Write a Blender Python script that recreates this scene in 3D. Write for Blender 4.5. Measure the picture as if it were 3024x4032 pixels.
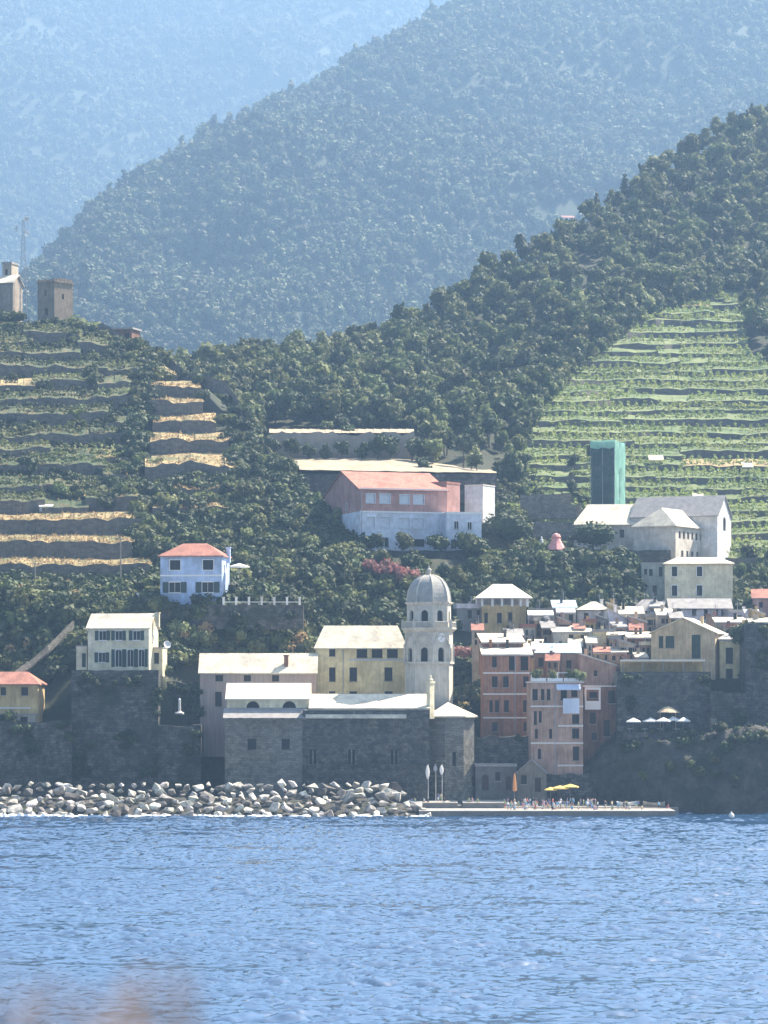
import bpy, math, random
import numpy as np
from mathutils import Vector, noise as mn

for _o in list(bpy.data.objects):
    bpy.data.objects.remove(_o)
D = bpy.data
SC = bpy.context.scene
COL = SC.collection
R = math.radians
rng = random.Random(11)

# ---------------------------------------------------------------- camera, sky, sun, exposure
EYE = 25.0            # the camera stands on a headland path, 25 m above the sea
HOR = 2715.0          # photo row of eye level
K = 12000.0           # focal length in photo pixels


def P(px, py, Y):
    """A point seen at photo pixel (px, py) that lies Y metres away."""
    return Vector(((px - 1512.0) * Y / K, Y, EYE + (HOR - py) * Y / K))


cam = D.cameras.new('camera')
camo = D.objects.new('camera', cam)
COL.objects.link(camo)
SC.camera = camo
camo.location = (0, 0, EYE)
camo.rotation_euler = (R(90), 0, 0)
cam.sensor_fit = 'HORIZONTAL'
cam.sensor_width = 36.0
cam.lens = 36.0 * K / 3024.0
cam.shift_y = (HOR - 2016.0) / 3024.0
cam.clip_start = 0.2
cam.clip_end = 12000
cam.dof.use_dof = True
cam.dof.focus_distance = 640
cam.dof.aperture_fstop = 2.6

SUN_EL, SUN_AZ = R(50), R(54)
w = D.worlds.new('World')
SC.world = w
w.use_nodes = True
wn = w.node_tree
sky = wn.nodes.new('ShaderNodeTexSky')
sky.sky_type = 'NISHITA'
sky.sun_disc = False
sky.sun_elevation = SUN_EL
sky.sun_rotation = SUN_AZ
sky.air_density = 1.0
sky.dust_density = 2.5
sky.ozone_density = 2.0
wn.links.new(sky.outputs[0], wn.nodes['Background'].inputs[0])
wn.nodes['Background'].inputs[1].default_value = 0.063
sl = D.lights.new('sun', 'SUN')
sl.energy = 5.0
sl.angle = R(0.53)
sl.color = (1.0, 0.90, 0.75)
so = D.objects.new('sun', sl)
COL.objects.link(so)
sdir = Vector((math.cos(SUN_EL) * math.sin(SUN_AZ), math.cos(SUN_EL) * math.cos(SUN_AZ), math.sin(SUN_EL)))
so.rotation_euler = sdir.to_track_quat('Z', 'Y').to_euler()
so.location = (300, 500, 600)
SC.view_settings.view_transform = 'Standard'
SC.view_settings.look = 'None'
SC.view_settings.gamma = 1.0
SC.view_settings.exposure = 2.1
SC.view_settings.use_curve_mapping = False
SC.cycles.use_denoising = True
SC.cycles.max_bounces = 5
SC.cycles.diffuse_bounces = 3
SC.cycles.glossy_bounces = 3
SC.cycles.transmission_bounces = 2
SC.cycles.volume_bounces = 0
SC.cycles.transparent_max_bounces = 8

# ---------------------------------------------------------------- helpers


def nd(t, kind, **kw):
    n = t.nodes.new('ShaderNode' + kind)
    for k, v in kw.items():
        if k in n.inputs:
            n.inputs[k].default_value = v
        else:
            setattr(n, k, v)
    return n


def c4(c):
    return (c[0], c[1], c[2], 1.0)


MATS = {}


def mat(name, c1, c2=None, sc=0.5, rough=0.9, bump=0.0, bsc=3.0, spec=0.25, streak=0.0, rnd=0.0, transl=0.0,
        detail=6, lo=0.35, hi=0.65, c3=None, sc3=0.05, stretch=(1, 1, 1), metal=0.0, holes=0.0, ior=1.5, courses=None):
    if name in MATS:
        return MATS[name]
    m = D.materials.new(name)
    m.use_nodes = True
    t = m.node_tree
    L = t.links.new
    b = t.nodes['Principled BSDF']
    b.inputs['Roughness'].default_value = rough
    b.inputs['Specular IOR Level'].default_value = spec
    b.inputs['Metallic'].default_value = metal
    b.inputs['IOR'].default_value = ior
    b.inputs['Base Color'].default_value = c4(c1)
    g = nd(t, 'NewGeometry')
    mp = nd(t, 'Mapping', Scale=stretch)
    L(g.outputs['Position'], mp.inputs[0])
    col = None
    if c2:
        nz = nd(t, 'TexNoise', Scale=sc, Detail=detail, Roughness=0.6)
        L(mp.outputs[0], nz.inputs['Vector'])
        mr = nd(t, 'MapRange', **{'From Min': lo, 'From Max': hi})
        L(nz.outputs['Fac'], mr.inputs[0])
        mx = nd(t, 'Mix', data_type='RGBA')
        mx.inputs[6].default_value = c4(c1)
        mx.inputs[7].default_value = c4(c2)
        L(mr.outputs[0], mx.inputs[0])
        col = mx.outputs[2]
    if c3:
        nz = nd(t, 'TexNoise', Scale=sc3, Detail=5, Roughness=0.6)
        L(g.outputs['Position'], nz.inputs['Vector'])
        mr = nd(t, 'MapRange', **{'From Min': 0.47, 'From Max': 0.62})
        L(nz.outputs['Fac'], mr.inputs[0])
        mx = nd(t, 'Mix', data_type='RGBA')
        if col:
            L(col, mx.inputs[6])
        else:
            mx.inputs[6].default_value = c4(c1)
        mx.inputs[7].default_value = c4(c3)
        L(mr.outputs[0], mx.inputs[0])
        col = mx.outputs[2]
    if streak:
        ms = nd(t, 'Mapping', Scale=(1.3, 1.3, 0.12))
        L(g.outputs['Position'], ms.inputs[0])
        nz = nd(t, 'TexNoise', Scale=1.6, Detail=5, Roughness=0.65)
        L(ms.outputs[0], nz.inputs['Vector'])
        mr = nd(t, 'MapRange', **{'From Min': 0.35, 'From Max': 0.7, 'To Min': 1.0 + streak * 0.3, 'To Max': 1.0 - streak})
        L(nz.outputs['Fac'], mr.inputs[0])
        vm = nd(t, 'VectorMath', operation='SCALE')
        if col:
            L(col, vm.inputs[0])
        else:
            vm.inputs[0].default_value = c1[:3]
        L(mr.outputs[0], vm.inputs['Scale'])
        col = vm.outputs[0]
    if courses:                # stone courses: width, height, strength
        sx = nd(t, 'SeparateXYZ')
        L(g.outputs['Position'], sx.inputs[0])
        ad = nd(t, 'Math', operation='ADD')
        L(sx.outputs[0], ad.inputs[0])
        L(sx.outputs[1], ad.inputs[1])
        cb = nd(t, 'CombineXYZ')
        L(ad.outputs[0], cb.inputs[0])
        L(sx.outputs[2], cb.inputs[1])
        wob_ = nd(t, 'TexNoise', Scale=0.6, Detail=3)
        L(g.outputs['Position'], wob_.inputs['Vector'])
        av = nd(t, 'VectorMath', operation='ADD')
        L(cb.outputs[0], av.inputs[0])
        L(wob_.outputs['Color'], av.inputs[1])
        bk = nd(t, 'TexBrick', Scale=1.0)
        bk.inputs['Brick Width'].default_value = courses[0]
        bk.inputs['Row Height'].default_value = courses[1]
        bk.inputs['Mortar Size'].default_value = 0.05
        k_ = courses[2]
        bk.inputs['Color1'].default_value = (1 - k_, 1 - k_, 1 - k_, 1)
        bk.inputs['Color2'].default_value = (1 + k_, 1 + k_, 1 + k_, 1)
        bk.inputs['Mortar'].default_value = (1 - 1.3 * k_, 1 - 1.3 * k_, 1 - 1.3 * k_, 1)
        L(av.outputs[0], bk.inputs['Vector'])
        vm = nd(t, 'VectorMath', operation='MULTIPLY')
        L(col, vm.inputs[0])
        L(bk.outputs['Color'], vm.inputs[1])
        col = vm.outputs[0]
    if rnd:
        oi = nd(t, 'ObjectInfo')
        hs = nd(t, 'HueSaturation')
        a = nd(t, 'MapRange', **{'To Min': 1 - rnd, 'To Max': 1 + rnd})
        L(oi.outputs['Random'], a.inputs[0])
        mu = nd(t, 'Math', operation='MULTIPLY')
        mu.inputs[1].default_value = 7.31
        L(oi.outputs['Random'], mu.inputs[0])
        fr = nd(t, 'Math', operation='FRACT')
        L(mu.outputs[0], fr.inputs[0])
        h = nd(t, 'MapRange', **{'To Min': 0.5 - rnd * 0.07, 'To Max': 0.5 + rnd * 0.05})
        L(fr.outputs[0], h.inputs[0])
        L(a.outputs[0], hs.inputs['Value'])
        L(h.outputs[0], hs.inputs['Hue'])
        if col:
            L(col, hs.inputs['Color'])
        else:
            hs.inputs['Color'].default_value = c4(c1)
        col = hs.outputs[0]
    if col:
        L(col, b.inputs['Base Color'])
    if bump:
        nz = nd(t, 'TexNoise', Scale=bsc, Detail=5, Roughness=0.65)
        L(mp.outputs[0], nz.inputs['Vector'])
        bp = nd(t, 'Bump', Strength=1.0, Distance=bump)
        L(nz.outputs['Fac'], bp.inputs['Height'])
        L(bp.outputs[0], b.inputs['Normal'])
    if transl:
        tr = nd(t, 'BsdfTranslucent')
        if col:
            L(col, tr.inputs[0])
        else:
            tr.inputs[0].default_value = c4(c1)
        ms = nd(t, 'MixShader')
        ms.inputs[0].default_value = transl
        out = t.nodes['Material Output']
        L(b.outputs[0], ms.inputs[1])
        L(tr.outputs[0], ms.inputs[2])
        L(ms.outputs[0], out.inputs[0])
    if holes:                  # open weave
        out = t.nodes['Material Output']
        src = out.inputs[0].links[0].from_socket
        tp = nd(t, 'BsdfTransparent')
        ms = nd(t, 'MixShader')
        ms.inputs[0].default_value = holes
        L(src, ms.inputs[1])
        L(tp.outputs[0], ms.inputs[2])
        L(ms.outputs[0], out.inputs[0])
    MATS[name] = m
    return m


class MB:
    """Collects faces for one mesh."""

    def __init__(self):
        self.v = []
        self.f = []
        self.m = []

    def quad(self, a, b, c, d, mi=0):
        i = len(self.v)
        self.v += [tuple(a), tuple(b), tuple(c), tuple(d)]
        self.f.append((i, i + 1, i + 2, i + 3))
        self.m.append(mi)

    def poly(self, pts, mi=0):
        i = len(self.v)
        self.v += [tuple(p) for p in pts]
        self.f.append(tuple(range(i, i + len(pts))))
        self.m.append(mi)

    def box(self, a, b, mi=0):
        x0, y0, z0 = a
        x1, y1, z1 = b
        i = len(self.v)
        self.v += [(x0, y0, z0), (x1, y0, z0), (x1, y1, z0), (x0, y1, z0), (x0, y0, z1), (x1, y0, z1), (x1, y1, z1), (x0, y1, z1)]
        for f in ((0, 3, 2, 1), (4, 5, 6, 7), (0, 1, 5, 4), (1, 2, 6, 5), (2, 3, 7, 6), (3, 0, 4, 7)):
            self.f.append(tuple(i + k for k in f))
            self.m.append(mi)

    def tube(self, a, b, r0, r1=None, n=8, mi=0, cap=True):
        a = Vector(a)
        b = Vector(b)
        r1 = r0 if r1 is None else r1
        d = (b - a).normalized()
        u = d.orthogonal().normalized()
        v = d.cross(u)
        i = len(self.v)
        for c, r in ((a, r0), (b, r1)):
            for k in range(n):
                an = 2 * math.pi * k / n
                self.v.append(tuple(c + (u * math.cos(an) + v * math.sin(an)) * r))
        for k in range(n):
            self.f.append((i + k, i + (k + 1) % n, i + n + (k + 1) % n, i + n + k))
            self.m.append(mi)
        if cap:
            self.f.append(tuple(i + k for k in reversed(range(n))))
            self.f.append(tuple(i + n + k for k in range(n)))
            self.m += [mi, mi]

    def lathe(self, prof, n=16, c=(0, 0, 0), a0=0.0, mi=0):
        i = len(self.v)
        for r, z in prof:
            for k in range(n):
                an = a0 + 2 * math.pi * k / n
                self.v.append((c[0] + r * math.cos(an), c[1] + r * math.sin(an), c[2] + z))
        for j in range(len(prof) - 1):
            for k in range(n):
                self.f.append((i + j * n + k, i + j * n + (k + 1) % n, i + (j + 1) * n + (k + 1) % n, i + (j + 1) * n + k))
                self.m.append(mi)
        self.f.append(tuple(i + k for k in reversed(range(n))))
        self.m.append(mi)
        j = (len(prof) - 1) * n
        self.f.append(tuple(i + j + k for k in range(n)))
        self.m.append(mi)

    def mesh(self, name, mats, smooth=False):
        me = D.meshes.new(name)
        me.from_pydata(self.v, [], self.f)
        for m in (mats if isinstance(mats, (list, tuple)) else [mats]):
            me.materials.append(m)
        if any(self.m):
            me.polygons.foreach_set('material_index', self.m)
        if smooth:
            me.polygons.foreach_set('use_smooth', [True] * len(self.f))
        me.update()
        return me


def obj(name, me, mats=None, parent=None, smooth=False):
    if isinstance(me, MB):
        me = me.mesh(name, mats, smooth)
    o = D.objects.new(name, me)
    COL.objects.link(o)
    if parent is not None:
        o.parent = parent
    return o


def tag(o, label, cat, group=None):
    o['label'] = label
    o['category'] = cat
    if group:
        o['group'] = group
    return o


def empty(name, loc, rz=0.0):
    o = D.objects.new(name, None)
    COL.objects.link(o)
    o.location = loc
    o.rotation_euler = (0, 0, rz)
    o.empty_display_size = 0.5
    return o


def thing(name, label, cat, loc, rz=0.0, group=None):
    return tag(empty(name, loc, rz), label, cat, group)


def struct(o):
    o['kind'] = 'structure'
    return o


def stuff(o, label, cat):
    tag(o, label, cat)
    o['kind'] = 'stuff'
    return o


ORD = ['topmost', 'second', 'third', 'fourth', 'fifth', 'sixth', 'seventh', 'eighth', 'ninth', 'tenth', 'eleventh', 'twelfth',
       'thirteenth', 'fourteenth', 'fifteenth', 'sixteenth', 'seventeenth', 'eighteenth', 'nineteenth', 'twentieth',
       'twenty-first', 'twenty-second', 'twenty-third', 'twenty-fourth']

# ---------------------------------------------------------------- materials
M_scrub = mat('scrub_ground', (0.02, 0.028, 0.013), (0.042, 0.04, 0.023), sc=0.25, bump=0.4, bsc=0.8, c3=(0.035, 0.042, 0.022))
M_forest_floor = mat('forest_floor', (0.016, 0.026, 0.012), (0.026, 0.036, 0.016), sc=0.05)
M_rock = mat('cliff_rock', (0.035, 0.034, 0.032), (0.085, 0.078, 0.066), sc=0.5, bump=0.9, bsc=0.8, c3=(0.03, 0.036, 0.022), sc3=0.15)
M_boulder = mat('breakwater_stone', (0.22, 0.21, 0.185), (0.44, 0.41, 0.355), sc=0.7, bump=0.2, bsc=1.6, rnd=0.72, lo=.4, hi=.6)
M_drystone = mat('dry_stone', (0.10, 0.088, 0.072), (0.19, 0.165, 0.13), sc=1.3, bump=0.18, bsc=2.2, stretch=(0.5, 0.5, 1.0), streak=0.2)
M_oldwall = mat('old_stone_wall', (0.058, 0.056, 0.053), (0.125, 0.118, 0.104), sc=0.9, lo=.42, hi=.6, bump=0.25, bsc=1.6, streak=0.12, c3=(0.045, 0.05, 0.035), sc3=0.16, courses=(1.3, .6, .3))
M_soil_dry = mat('dry_grass_slope', (0.36, 0.26, 0.13), (0.22, 0.17, 0.085), sc=0.4, bump=0.2, bsc=2.0, c3=(0.13, 0.13, 0.06), sc3=0.12)
M_soil_green = mat('green_terrace_soil', (0.10, 0.145, 0.05), (0.16, 0.17, 0.08), sc=0.35, bump=0.2, bsc=2.0, c3=(0.08, 0.12, 0.045), sc3=0.1)
M_soil_weedy = mat('weedy_terrace_soil', (0.055, 0.075, 0.03), (0.11, 0.10, 0.055), sc=0.35, bump=0.2, bsc=2.0, c3=(0.05, 0.07, 0.03), sc3=0.1)
M_bark = mat('bark', (0.07, 0.05, 0.035), (0.12, 0.09, 0.065), sc=3)


def leafmat(name, a, b, rnd=0.35, tr=0.3):
    return mat(name, a, b, sc=0.35, rough=0.7, spec=0.3, rnd=rnd, transl=tr)


M_leaf = leafmat('leaf_broad', (0.05, 0.072, 0.02), (0.13, 0.145, 0.05), .45)
M_leaf_dark = leafmat('leaf_dark', (0.025, 0.042, 0.016), (0.06, 0.08, 0.03), 0.35, 0.2)
M_leaf_pale = leafmat('leaf_pale', (0.13, 0.155, 0.055), (0.20, 0.215, 0.09), 0.25, 0.35)
M_leaf_far = leafmat('leaf_far', (0.035, 0.05, 0.02), (0.095, 0.115, 0.045), 0.5, 0.2)
M_vine = leafmat('vine_leaf', (0.15, 0.20, 0.05), (0.25, 0.29, 0.095), 0.2, 0.4)
M_drygrass = mat('dry_grass_blade', (0.42, 0.31, 0.15), (0.30, 0.23, 0.11), sc=0.5, rnd=0.2, transl=0.3)
M_pinkflower = leafmat('bougainvillea', (0.34, 0.13, 0.13), (0.22, 0.12, 0.09), 0.1, 0.3)
M_twig = mat('reddish_dry_twig', (0.38, 0.29, 0.24), (0.44, 0.34, 0.29), sc=6, transl=0.2)

# ---------------------------------------------------------------- terrain


class Loft:
    """A hill surface lofted through polylines given as (photo px, photo py, distance)."""

    def __init__(self, rows, x0, x1, nc, sub, amp=1.0, nsc=0.02, seed=0, ridge=None):
        self.px = np.linspace(x0, x1, nc)
        base = []
        for r in rows:
            a = np.array(sorted(r), float)
            py = np.interp(self.px, a[:, 0], a[:, 1])
            Y = np.interp(self.px, a[:, 0], a[:, 2])
            base.append(np.stack([(self.px - 1512) * Y / K, Y, EYE + (HOR - py) * Y / K], 1))
        g = []
        for j in range(len(base) - 1):
            n = sub[j]
            for k in range(n):
                g.append(base[j] * (1 - k / n) + base[j + 1] * (k / n))
        g.append(base[-1])
        self.g = np.array(g)
        self.nr = len(g)
        a0 = amp
        for j in range(self.nr):
            amp = a0 if ridge is None else a0 * min(1.0, max(0.12, abs(j - ridge) / 12.0))
            for i in range(nc):
                x, y, z = self.g[j, i]
                h = mn.fractal(Vector((x * nsc, y * nsc, z * nsc + seed)), 0.9, 2.0, 5)
                self.g[j, i, 2] += amp * h
                self.g[j, i, 1] += amp * 0.6 * mn.noise(Vector((x * nsc * 2 + 9, z * nsc * 2, seed)))

    def at(self, px, j):
        """Surface point at photo column px and (float) row j."""
        i = (px - self.px[0]) / (self.px[1] - self.px[0])
        i = min(max(i, 0), len(self.px) - 1.001)
        j = min(max(j, 0), self.nr - 1.001)
        i0, j0 = int(i), int(j)
        a, b = i - i0, j - j0
        g = self.g
        p = (g[j0, i0] * (1 - a) + g[j0, i0 + 1] * a) * (1 - b) + (g[j0 + 1, i0] * (1 - a) + g[j0 + 1, i0 + 1] * a) * b
        return Vector(p)

    def build(self, name, m, drop=0.0):
        nc = len(self.px)
        v = [(p[0], p[1], p[2] - drop) for row in self.g for p in row]
        f = [(j * nc + i, j * nc + i + 1, (j + 1) * nc + i + 1, (j + 1) * nc + i) for j in range(self.nr - 1) for i in range(nc - 1)]
        me = D.meshes.new(name)
        me.from_pydata(v, [], f)
        me.materials.append(m)
        me.polygons.foreach_set('use_smooth', [True] * len(f))
        return struct(obj(name, me))


def pix(p):
    """Photo pixel of a point: used to find which ground belongs to which field."""
    return 1512 + p.x * K / p.y, HOR - (p.z - EYE) * K / p.y


# shore and town slope: benches that step up behind the houses
def zrow(lst):
    return [(px, HOR - (z - EYE) * K / Y, Y) for px, z, Y in lst]


town = Loft([
    zrow([(-2200, -6, 606), (5200, -6, 606)]),
    zrow([(-2200, 1.0, 640), (800, 1.0, 640), (1700, 2.2, 636), (2300, 2.2, 638), (2450, 2.0, 630), (5200, 2.0, 630)]),
    zrow([(-2200, 17, 641), (-100, 17, 641), (200, 20, 641), (330, 28, 641), (640, 28, 641), (760, 14, 644), (1300, 5, 645), (1900, 4, 643), (2300, 8, 643),
          (2450, 15, 638), (2800, 17, 638), (3000, 17, 638), (5200, 22, 638)]),
    zrow([(-2200, 22, 648), (0, 22, 648), (330, 29.5, 650), (640, 29.5, 650), (800, 22, 654), (1300, 18, 662), (1900, 14, 650), (2300, 18, 652), (2450, 27, 644),
          (3000, 27, 644), (5200, 32, 650)]),
    zrow([(-2200, 34, 662), (0, 34, 660), (640, 38, 660), (1000, 38, 664), (1300, 32, 672), (1900, 30, 668), (2500, 35, 668), (5200, 42, 680)]),
    zrow([(-2200, 44, 672), (600, 43.5, 664), (900, 43.5, 665), (1200, 43, 678), (1900, 40, 690), (2500, 42, 698), (3100, 42, 702), (5200, 52, 705)]),
    zrow([(-2200, 49, 692), (600, 48, 692), (1200, 55, 708), (1900, 55, 712), (2450, 55, 716), (2560, 50, 724), (3100, 50, 724), (5200, 60, 720)]),
    zrow([(-2200, 52, 720), (600, 52, 720), (1200, 58, 724), (1900, 58, 738), (2600, 55, 742), (5200, 64, 750)]),
    zrow([(-2200, 52, 800), (5200, 52, 810)]),
], -2200, 5200, 220, [3, 6, 4, 4, 4, 4, 3, 3], amp=1.0, nsc=0.05, seed=3)
town.build('town_slope', M_scrub)

hillA_rows = [
    [(-3000, 2330, 690), (600, 2330, 690), (900, 2330, 692), (1250, 2260, 704), (1420, 2200, 712)],
    [(-3000, 1345, 880), (0, 1285, 880), (270, 1300, 878), (400, 1330, 872), (560, 1395, 858), (700, 1480, 840), (800, 1515, 832), (900, 1590, 815), (980, 1710, 793),
     (1050, 1820, 774), (1120, 1880, 762), (1250, 2020, 742), (1420, 2180, 722)],
    [(-3000, 1330, 900), (0, 1265, 898), (270, 1280, 893), (400, 1310, 886), (560, 1375, 872), (700, 1458, 853), (800, 1492, 842), (900, 1565, 826), (980, 1685, 803),
     (1050, 1795, 782), (1120, 1856, 768), (1250, 2005, 748), (1420, 2170, 727)],
    [(-3000, 1500, 960), (270, 1480, 950), (560, 1600, 925), (800, 1750, 890), (980, 1900, 845), (1250, 2150, 775), (1420, 2300, 745)],
    [(-3000, 2100, 1100), (1420, 2400, 1000)],
]
hillA = Loft(hillA_rows, -3000, 1420, 190, [40, 3, 5, 5], amp=1.2, nsc=0.035, seed=8)
hillA.build('terraced_hill', M_scrub, drop=2.2)

hillB_rows = [
    zrow([(0, 48, 745), (1900, 48, 740), (2050, 50, 736), (7000, 50, 740)]),
    [(0, 2150, 790), (1000, 1900, 780), (1900, 1900, 770), (2050, 2190, 744), (3024, 2200, 742), (4400, 2230, 745), (7000, 2250, 760)],
    [(0, 1700, 900), (1000, 1640, 855), (1500, 1650, 850), (1900, 1620, 860), (2300, 1480, 900), (2800, 1200, 1010), (3024, 1100, 1040), (4400, 900, 1080), (7000, 900, 1100)],
    [(0, 1600, 1000), (700, 1490, 985), (1000, 1450, 965), (1300, 1410, 985), (1560, 1330, 1005), (1700, 1260, 1025), (1900, 1120, 1055), (2000, 1060, 1075), (2200, 950, 1110), (2400, 830, 1145),
     (2480, 760, 1165), (2750, 610, 1210), (2900, 500, 1240), (3024, 410, 1260), (3400, 210, 1310), (4400, -100, 1400), (7000, -200, 1500)],
    [(0, 1750, 1080), (1000, 1650, 1060), (1700, 1500, 1130), (2400, 1150, 1260), (3024, 800, 1400), (4400, 400, 1560), (7000, 300, 1650)],
    [(0, 2200, 1200), (1700, 2000, 1250), (3024, 1800, 1500), (7000, 1800, 1800)],
]
hillB = Loft(hillB_rows, 0, 7000, 210, [4, 26, 20, 5, 5], amp=3.0, nsc=0.016, seed=21)
hillB.build('vineyard_hill', M_scrub, drop=1.5)

hillC_rows = [
    [(-5000, 2000, 1852), (700, 2000, 1852), (1700, 1850, 2010), (3024, 1500, 2434), (8000, 1500, 2670)],
    [(-5000, 1500, 2198), (300, 1350, 2229), (1000, 1050, 2387), (2000, 700, 2749), (3024, 500, 3063), (8000, 300, 3141)],
    [(-5000, 1420, 2357), (-500, 1330, 2392), (0, 1190, 2461), (190, 1050, 2530), (273, 955, 2576), (383, 828, 2633), (547, 720, 2714), (784, 572, 2817), (1185, 372, 3012), (1531, 182, 3185), (1750, 45, 3288), (2200, -210, 3495), (3024, -480, 3794), (8000, -900, 4082)],
    [(-5000, 1600, 2592), (0, 1450, 2749), (900, 900, 3221), (1700, 500, 3692), (3024, 0, 4242), (8000, -300, 4556)],
    [(-5000, 2200, 2985), (3024, 1500, 4713), (8000, 1500, 5027)],
]
hillC = Loft(hillC_rows, -4500, 6500, 260, [26, 26, 6, 5], amp=52.0, nsc=0.0036, seed=5, ridge=52)
hillC.build('wooded_mountain', M_forest_floor)
hillD_rows = [
    [(-7000, 1900, 3676), (8000, 1900, 3676)],
    [(-7000, 700, 4547), (0, 700, 4547), (3000, 700, 5031), (8000, 700, 5031)],
    [(-7000, -500, 6095), (0, -480, 6095), (3000, -700, 6288), (8000, -700, 6386)],
    [(-7000, 200, 7160), (8000, 200, 7353)],
]
hillD = Loft(hillD_rows, -3600, 6400, 200, [24, 34, 6], amp=60.0, nsc=0.002, seed=40)
hillD.build('far_mountain', M_forest_floor)

# ground behind everything, under the hills, out of sight from the sea
mb = MB()
mb.quad((-2300, 780, -1), (2300, 780, -1), (2300, 7500, -1), (-2300, 7500, -1))
struct(obj('valley_ground', mb, M_scrub))

# headland the camera stands on
mb = MB()
prof = [(-170, 26), (-60, 25), (2.2, EYE - 1.6), (5.2, EYE - 1.75), (5.9, EYE - 3.2), (8, EYE - 9), (11, 5), (14, -6)]
xs = np.linspace(-220, 220, 60)
pts = [[(x, y + 1.2 * mn.noise(Vector((x * .15, y * .1, 1))) * (abs(x) > 6), z + 0.25 * mn.noise(Vector((x * .3, y * .3, 5)))) for x in xs] for y, z in prof]
for j in range(len(prof) - 1):
    for i in range(len(xs) - 1):
        mb.quad(pts[j][i], pts[j][i + 1], pts[j + 1][i + 1], pts[j + 1][i])
struct(obj('headland', mb, M_rock))

# ---------------------------------------------------------------- sea: a synthesised wind-wave surface


def wave_field(nx, ny, lx, ly, seed, wind, vx, vy, hrms):
    r = np.random.default_rng(seed)
    kx = 2 * np.pi * np.fft.fftfreq(nx, lx / nx)
    ky = 2 * np.pi * np.fft.fftfreq(ny, ly / ny)
    KX, KY = np.meshgrid(kx, ky)
    k = np.sqrt(KX ** 2 + KY ** 2)
    k[0, 0] = 1
    Lw = wind * wind / 9.81
    ph = np.exp(-1.0 / (k * Lw) ** 2) / k ** 3.2
    cosf = (KX * vx + KY * vy) / k
    ph *= 0.03 + np.abs(cosf) ** 5
    ph *= np.exp(-(k * 0.09) ** 2)
    ph[0, 0] = 0
    a = (r.standard_normal(k.shape) + 1j * r.standard_normal(k.shape)) * np.sqrt(ph)
    h = np.fft.ifft2(a).real
    sc = hrms / h.std()
    dx = np.fft.ifft2(-1j * a * KX / k).real * sc
    dy = np.fft.ifft2(-1j * a * KY / k).real * sc
    return h * sc, dx, dy


FN, FL = 1024, 205.0
HF, DXF, DYF = wave_field(FN, FN, FL, FL, 4, 2.55, 0.20, 0.98, 0.125)


def tile(a, x, y):
    u, v = (x / FL * FN) % FN, (y / FL * FN) % FN
    i0, j0 = np.floor(u).astype(int), np.floor(v).astype(int)
    fu, fv = u - i0, v - j0
    i0 %= FN
    j0 %= FN
    i1, j1 = (i0 + 1) % FN, (j0 + 1) % FN
    return (a[j0, i0] * (1 - fu) + a[j0, i1] * fu) * (1 - fv) + (a[j1, i0] * (1 - fu) + a[j1, i1] * fu) * fv


NX, NY = 520, 1200
SY0, LY = 221.0, 402.0
ys = SY0 + np.arange(NY) * LY / NY
U = np.linspace(-1, 1, NX)
Y = np.repeat(ys[:, None], NX, 1)
X = U[None, :] * (44.0 + (Y - SY0) * 0.128)
fade = np.clip(np.minimum.reduce([(1 - np.abs(U))[None, :] * 14 + 0 * Y, (Y - Y.min()) / 4, (Y.max() - Y) / 2]), 0, 1)
_r = np.random.default_rng(8).standard_normal((FN, FN))                      # patchy gusts
_k = 2 * np.pi * np.fft.fftfreq(FN, FL / FN)
_kk = np.sqrt((1.6 * _k[None, :]) ** 2 + (0.7 * _k[:, None]) ** 2)
GF = np.fft.ifft2(np.fft.fft2(_r) * np.exp(-(_kk * 2.2) ** 2)).real
GF /= GF.std()
amp_ = np.clip(0.92 + 0.26 * tile(GF, X, Y), 0.35, 1.3)
H, DX, DY = tile(HF, X, Y) * amp_, tile(DXF, X, Y) * amp_, tile(DYF, X, Y) * amp_
V = np.stack([X + DX * 0.55 * fade, Y + DY * 0.55 * fade, H * fade + 0.02], -1).reshape(-1, 3)
idx = np.arange(NX * NY).reshape(NY, NX)
F = np.stack([idx[:-1, :-1], idx[:-1, 1:], idx[1:, 1:], idx[1:, :-1]], -1).reshape(-1, 4)
me = D.meshes.new('sea')
me.vertices.add(len(V))
me.vertices.foreach_set('co', V.astype(np.float32).ravel())
me.loops.add(F.size)
me.loops.foreach_set('vertex_index', F.astype(np.int32).ravel())
me.polygons.add(len(F))
me.polygons.foreach_set('loop_start', np.arange(0, F.size, 4, dtype=np.int32))
me.polygons.foreach_set('use_smooth', np.ones(len(F), dtype=bool))
me.update()
me.validate()
M_sea = mat('sea_water', (0.015, 0.045, 0.10), (0.022, 0.055, 0.115), sc=0.02, rough=0.04, spec=0.5, bump=0.02, bsc=2.6, ior=3.1)
me.materials.append(M_sea)
struct(obj('sea', me))
# calm outer water around the meshed waves
mb = MB()
B = 2300
ya, yb_ = SY0 + .6, SY0 + LY - .8
xa, xb_ = 43.4, 44.0 + LY * .128 - .8
for q in (((-B, -180), (B, -180), (B, ya), (-B, ya)), ((-B, ya), (-xa, ya), (-xb_, yb_), (-B, yb_)), ((xa, ya), (B, ya), (B, yb_), (xb_, yb_)), ((-B, yb_), (B, yb_), (B, 800), (-B, 800))):
    mb.quad(*[(a, b, 0.0) for a, b in q])
struct(obj('open_sea', mb, M_sea))
mb = MB()
mb.quad((-B, -180, -3.2), (B, -180, -3.2), (B, 800, -3.2), (-B, 800, -3.2))
struct(obj('seabed', mb, M_rock))

# ---------------------------------------------------------------- foliage prototypes


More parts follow.
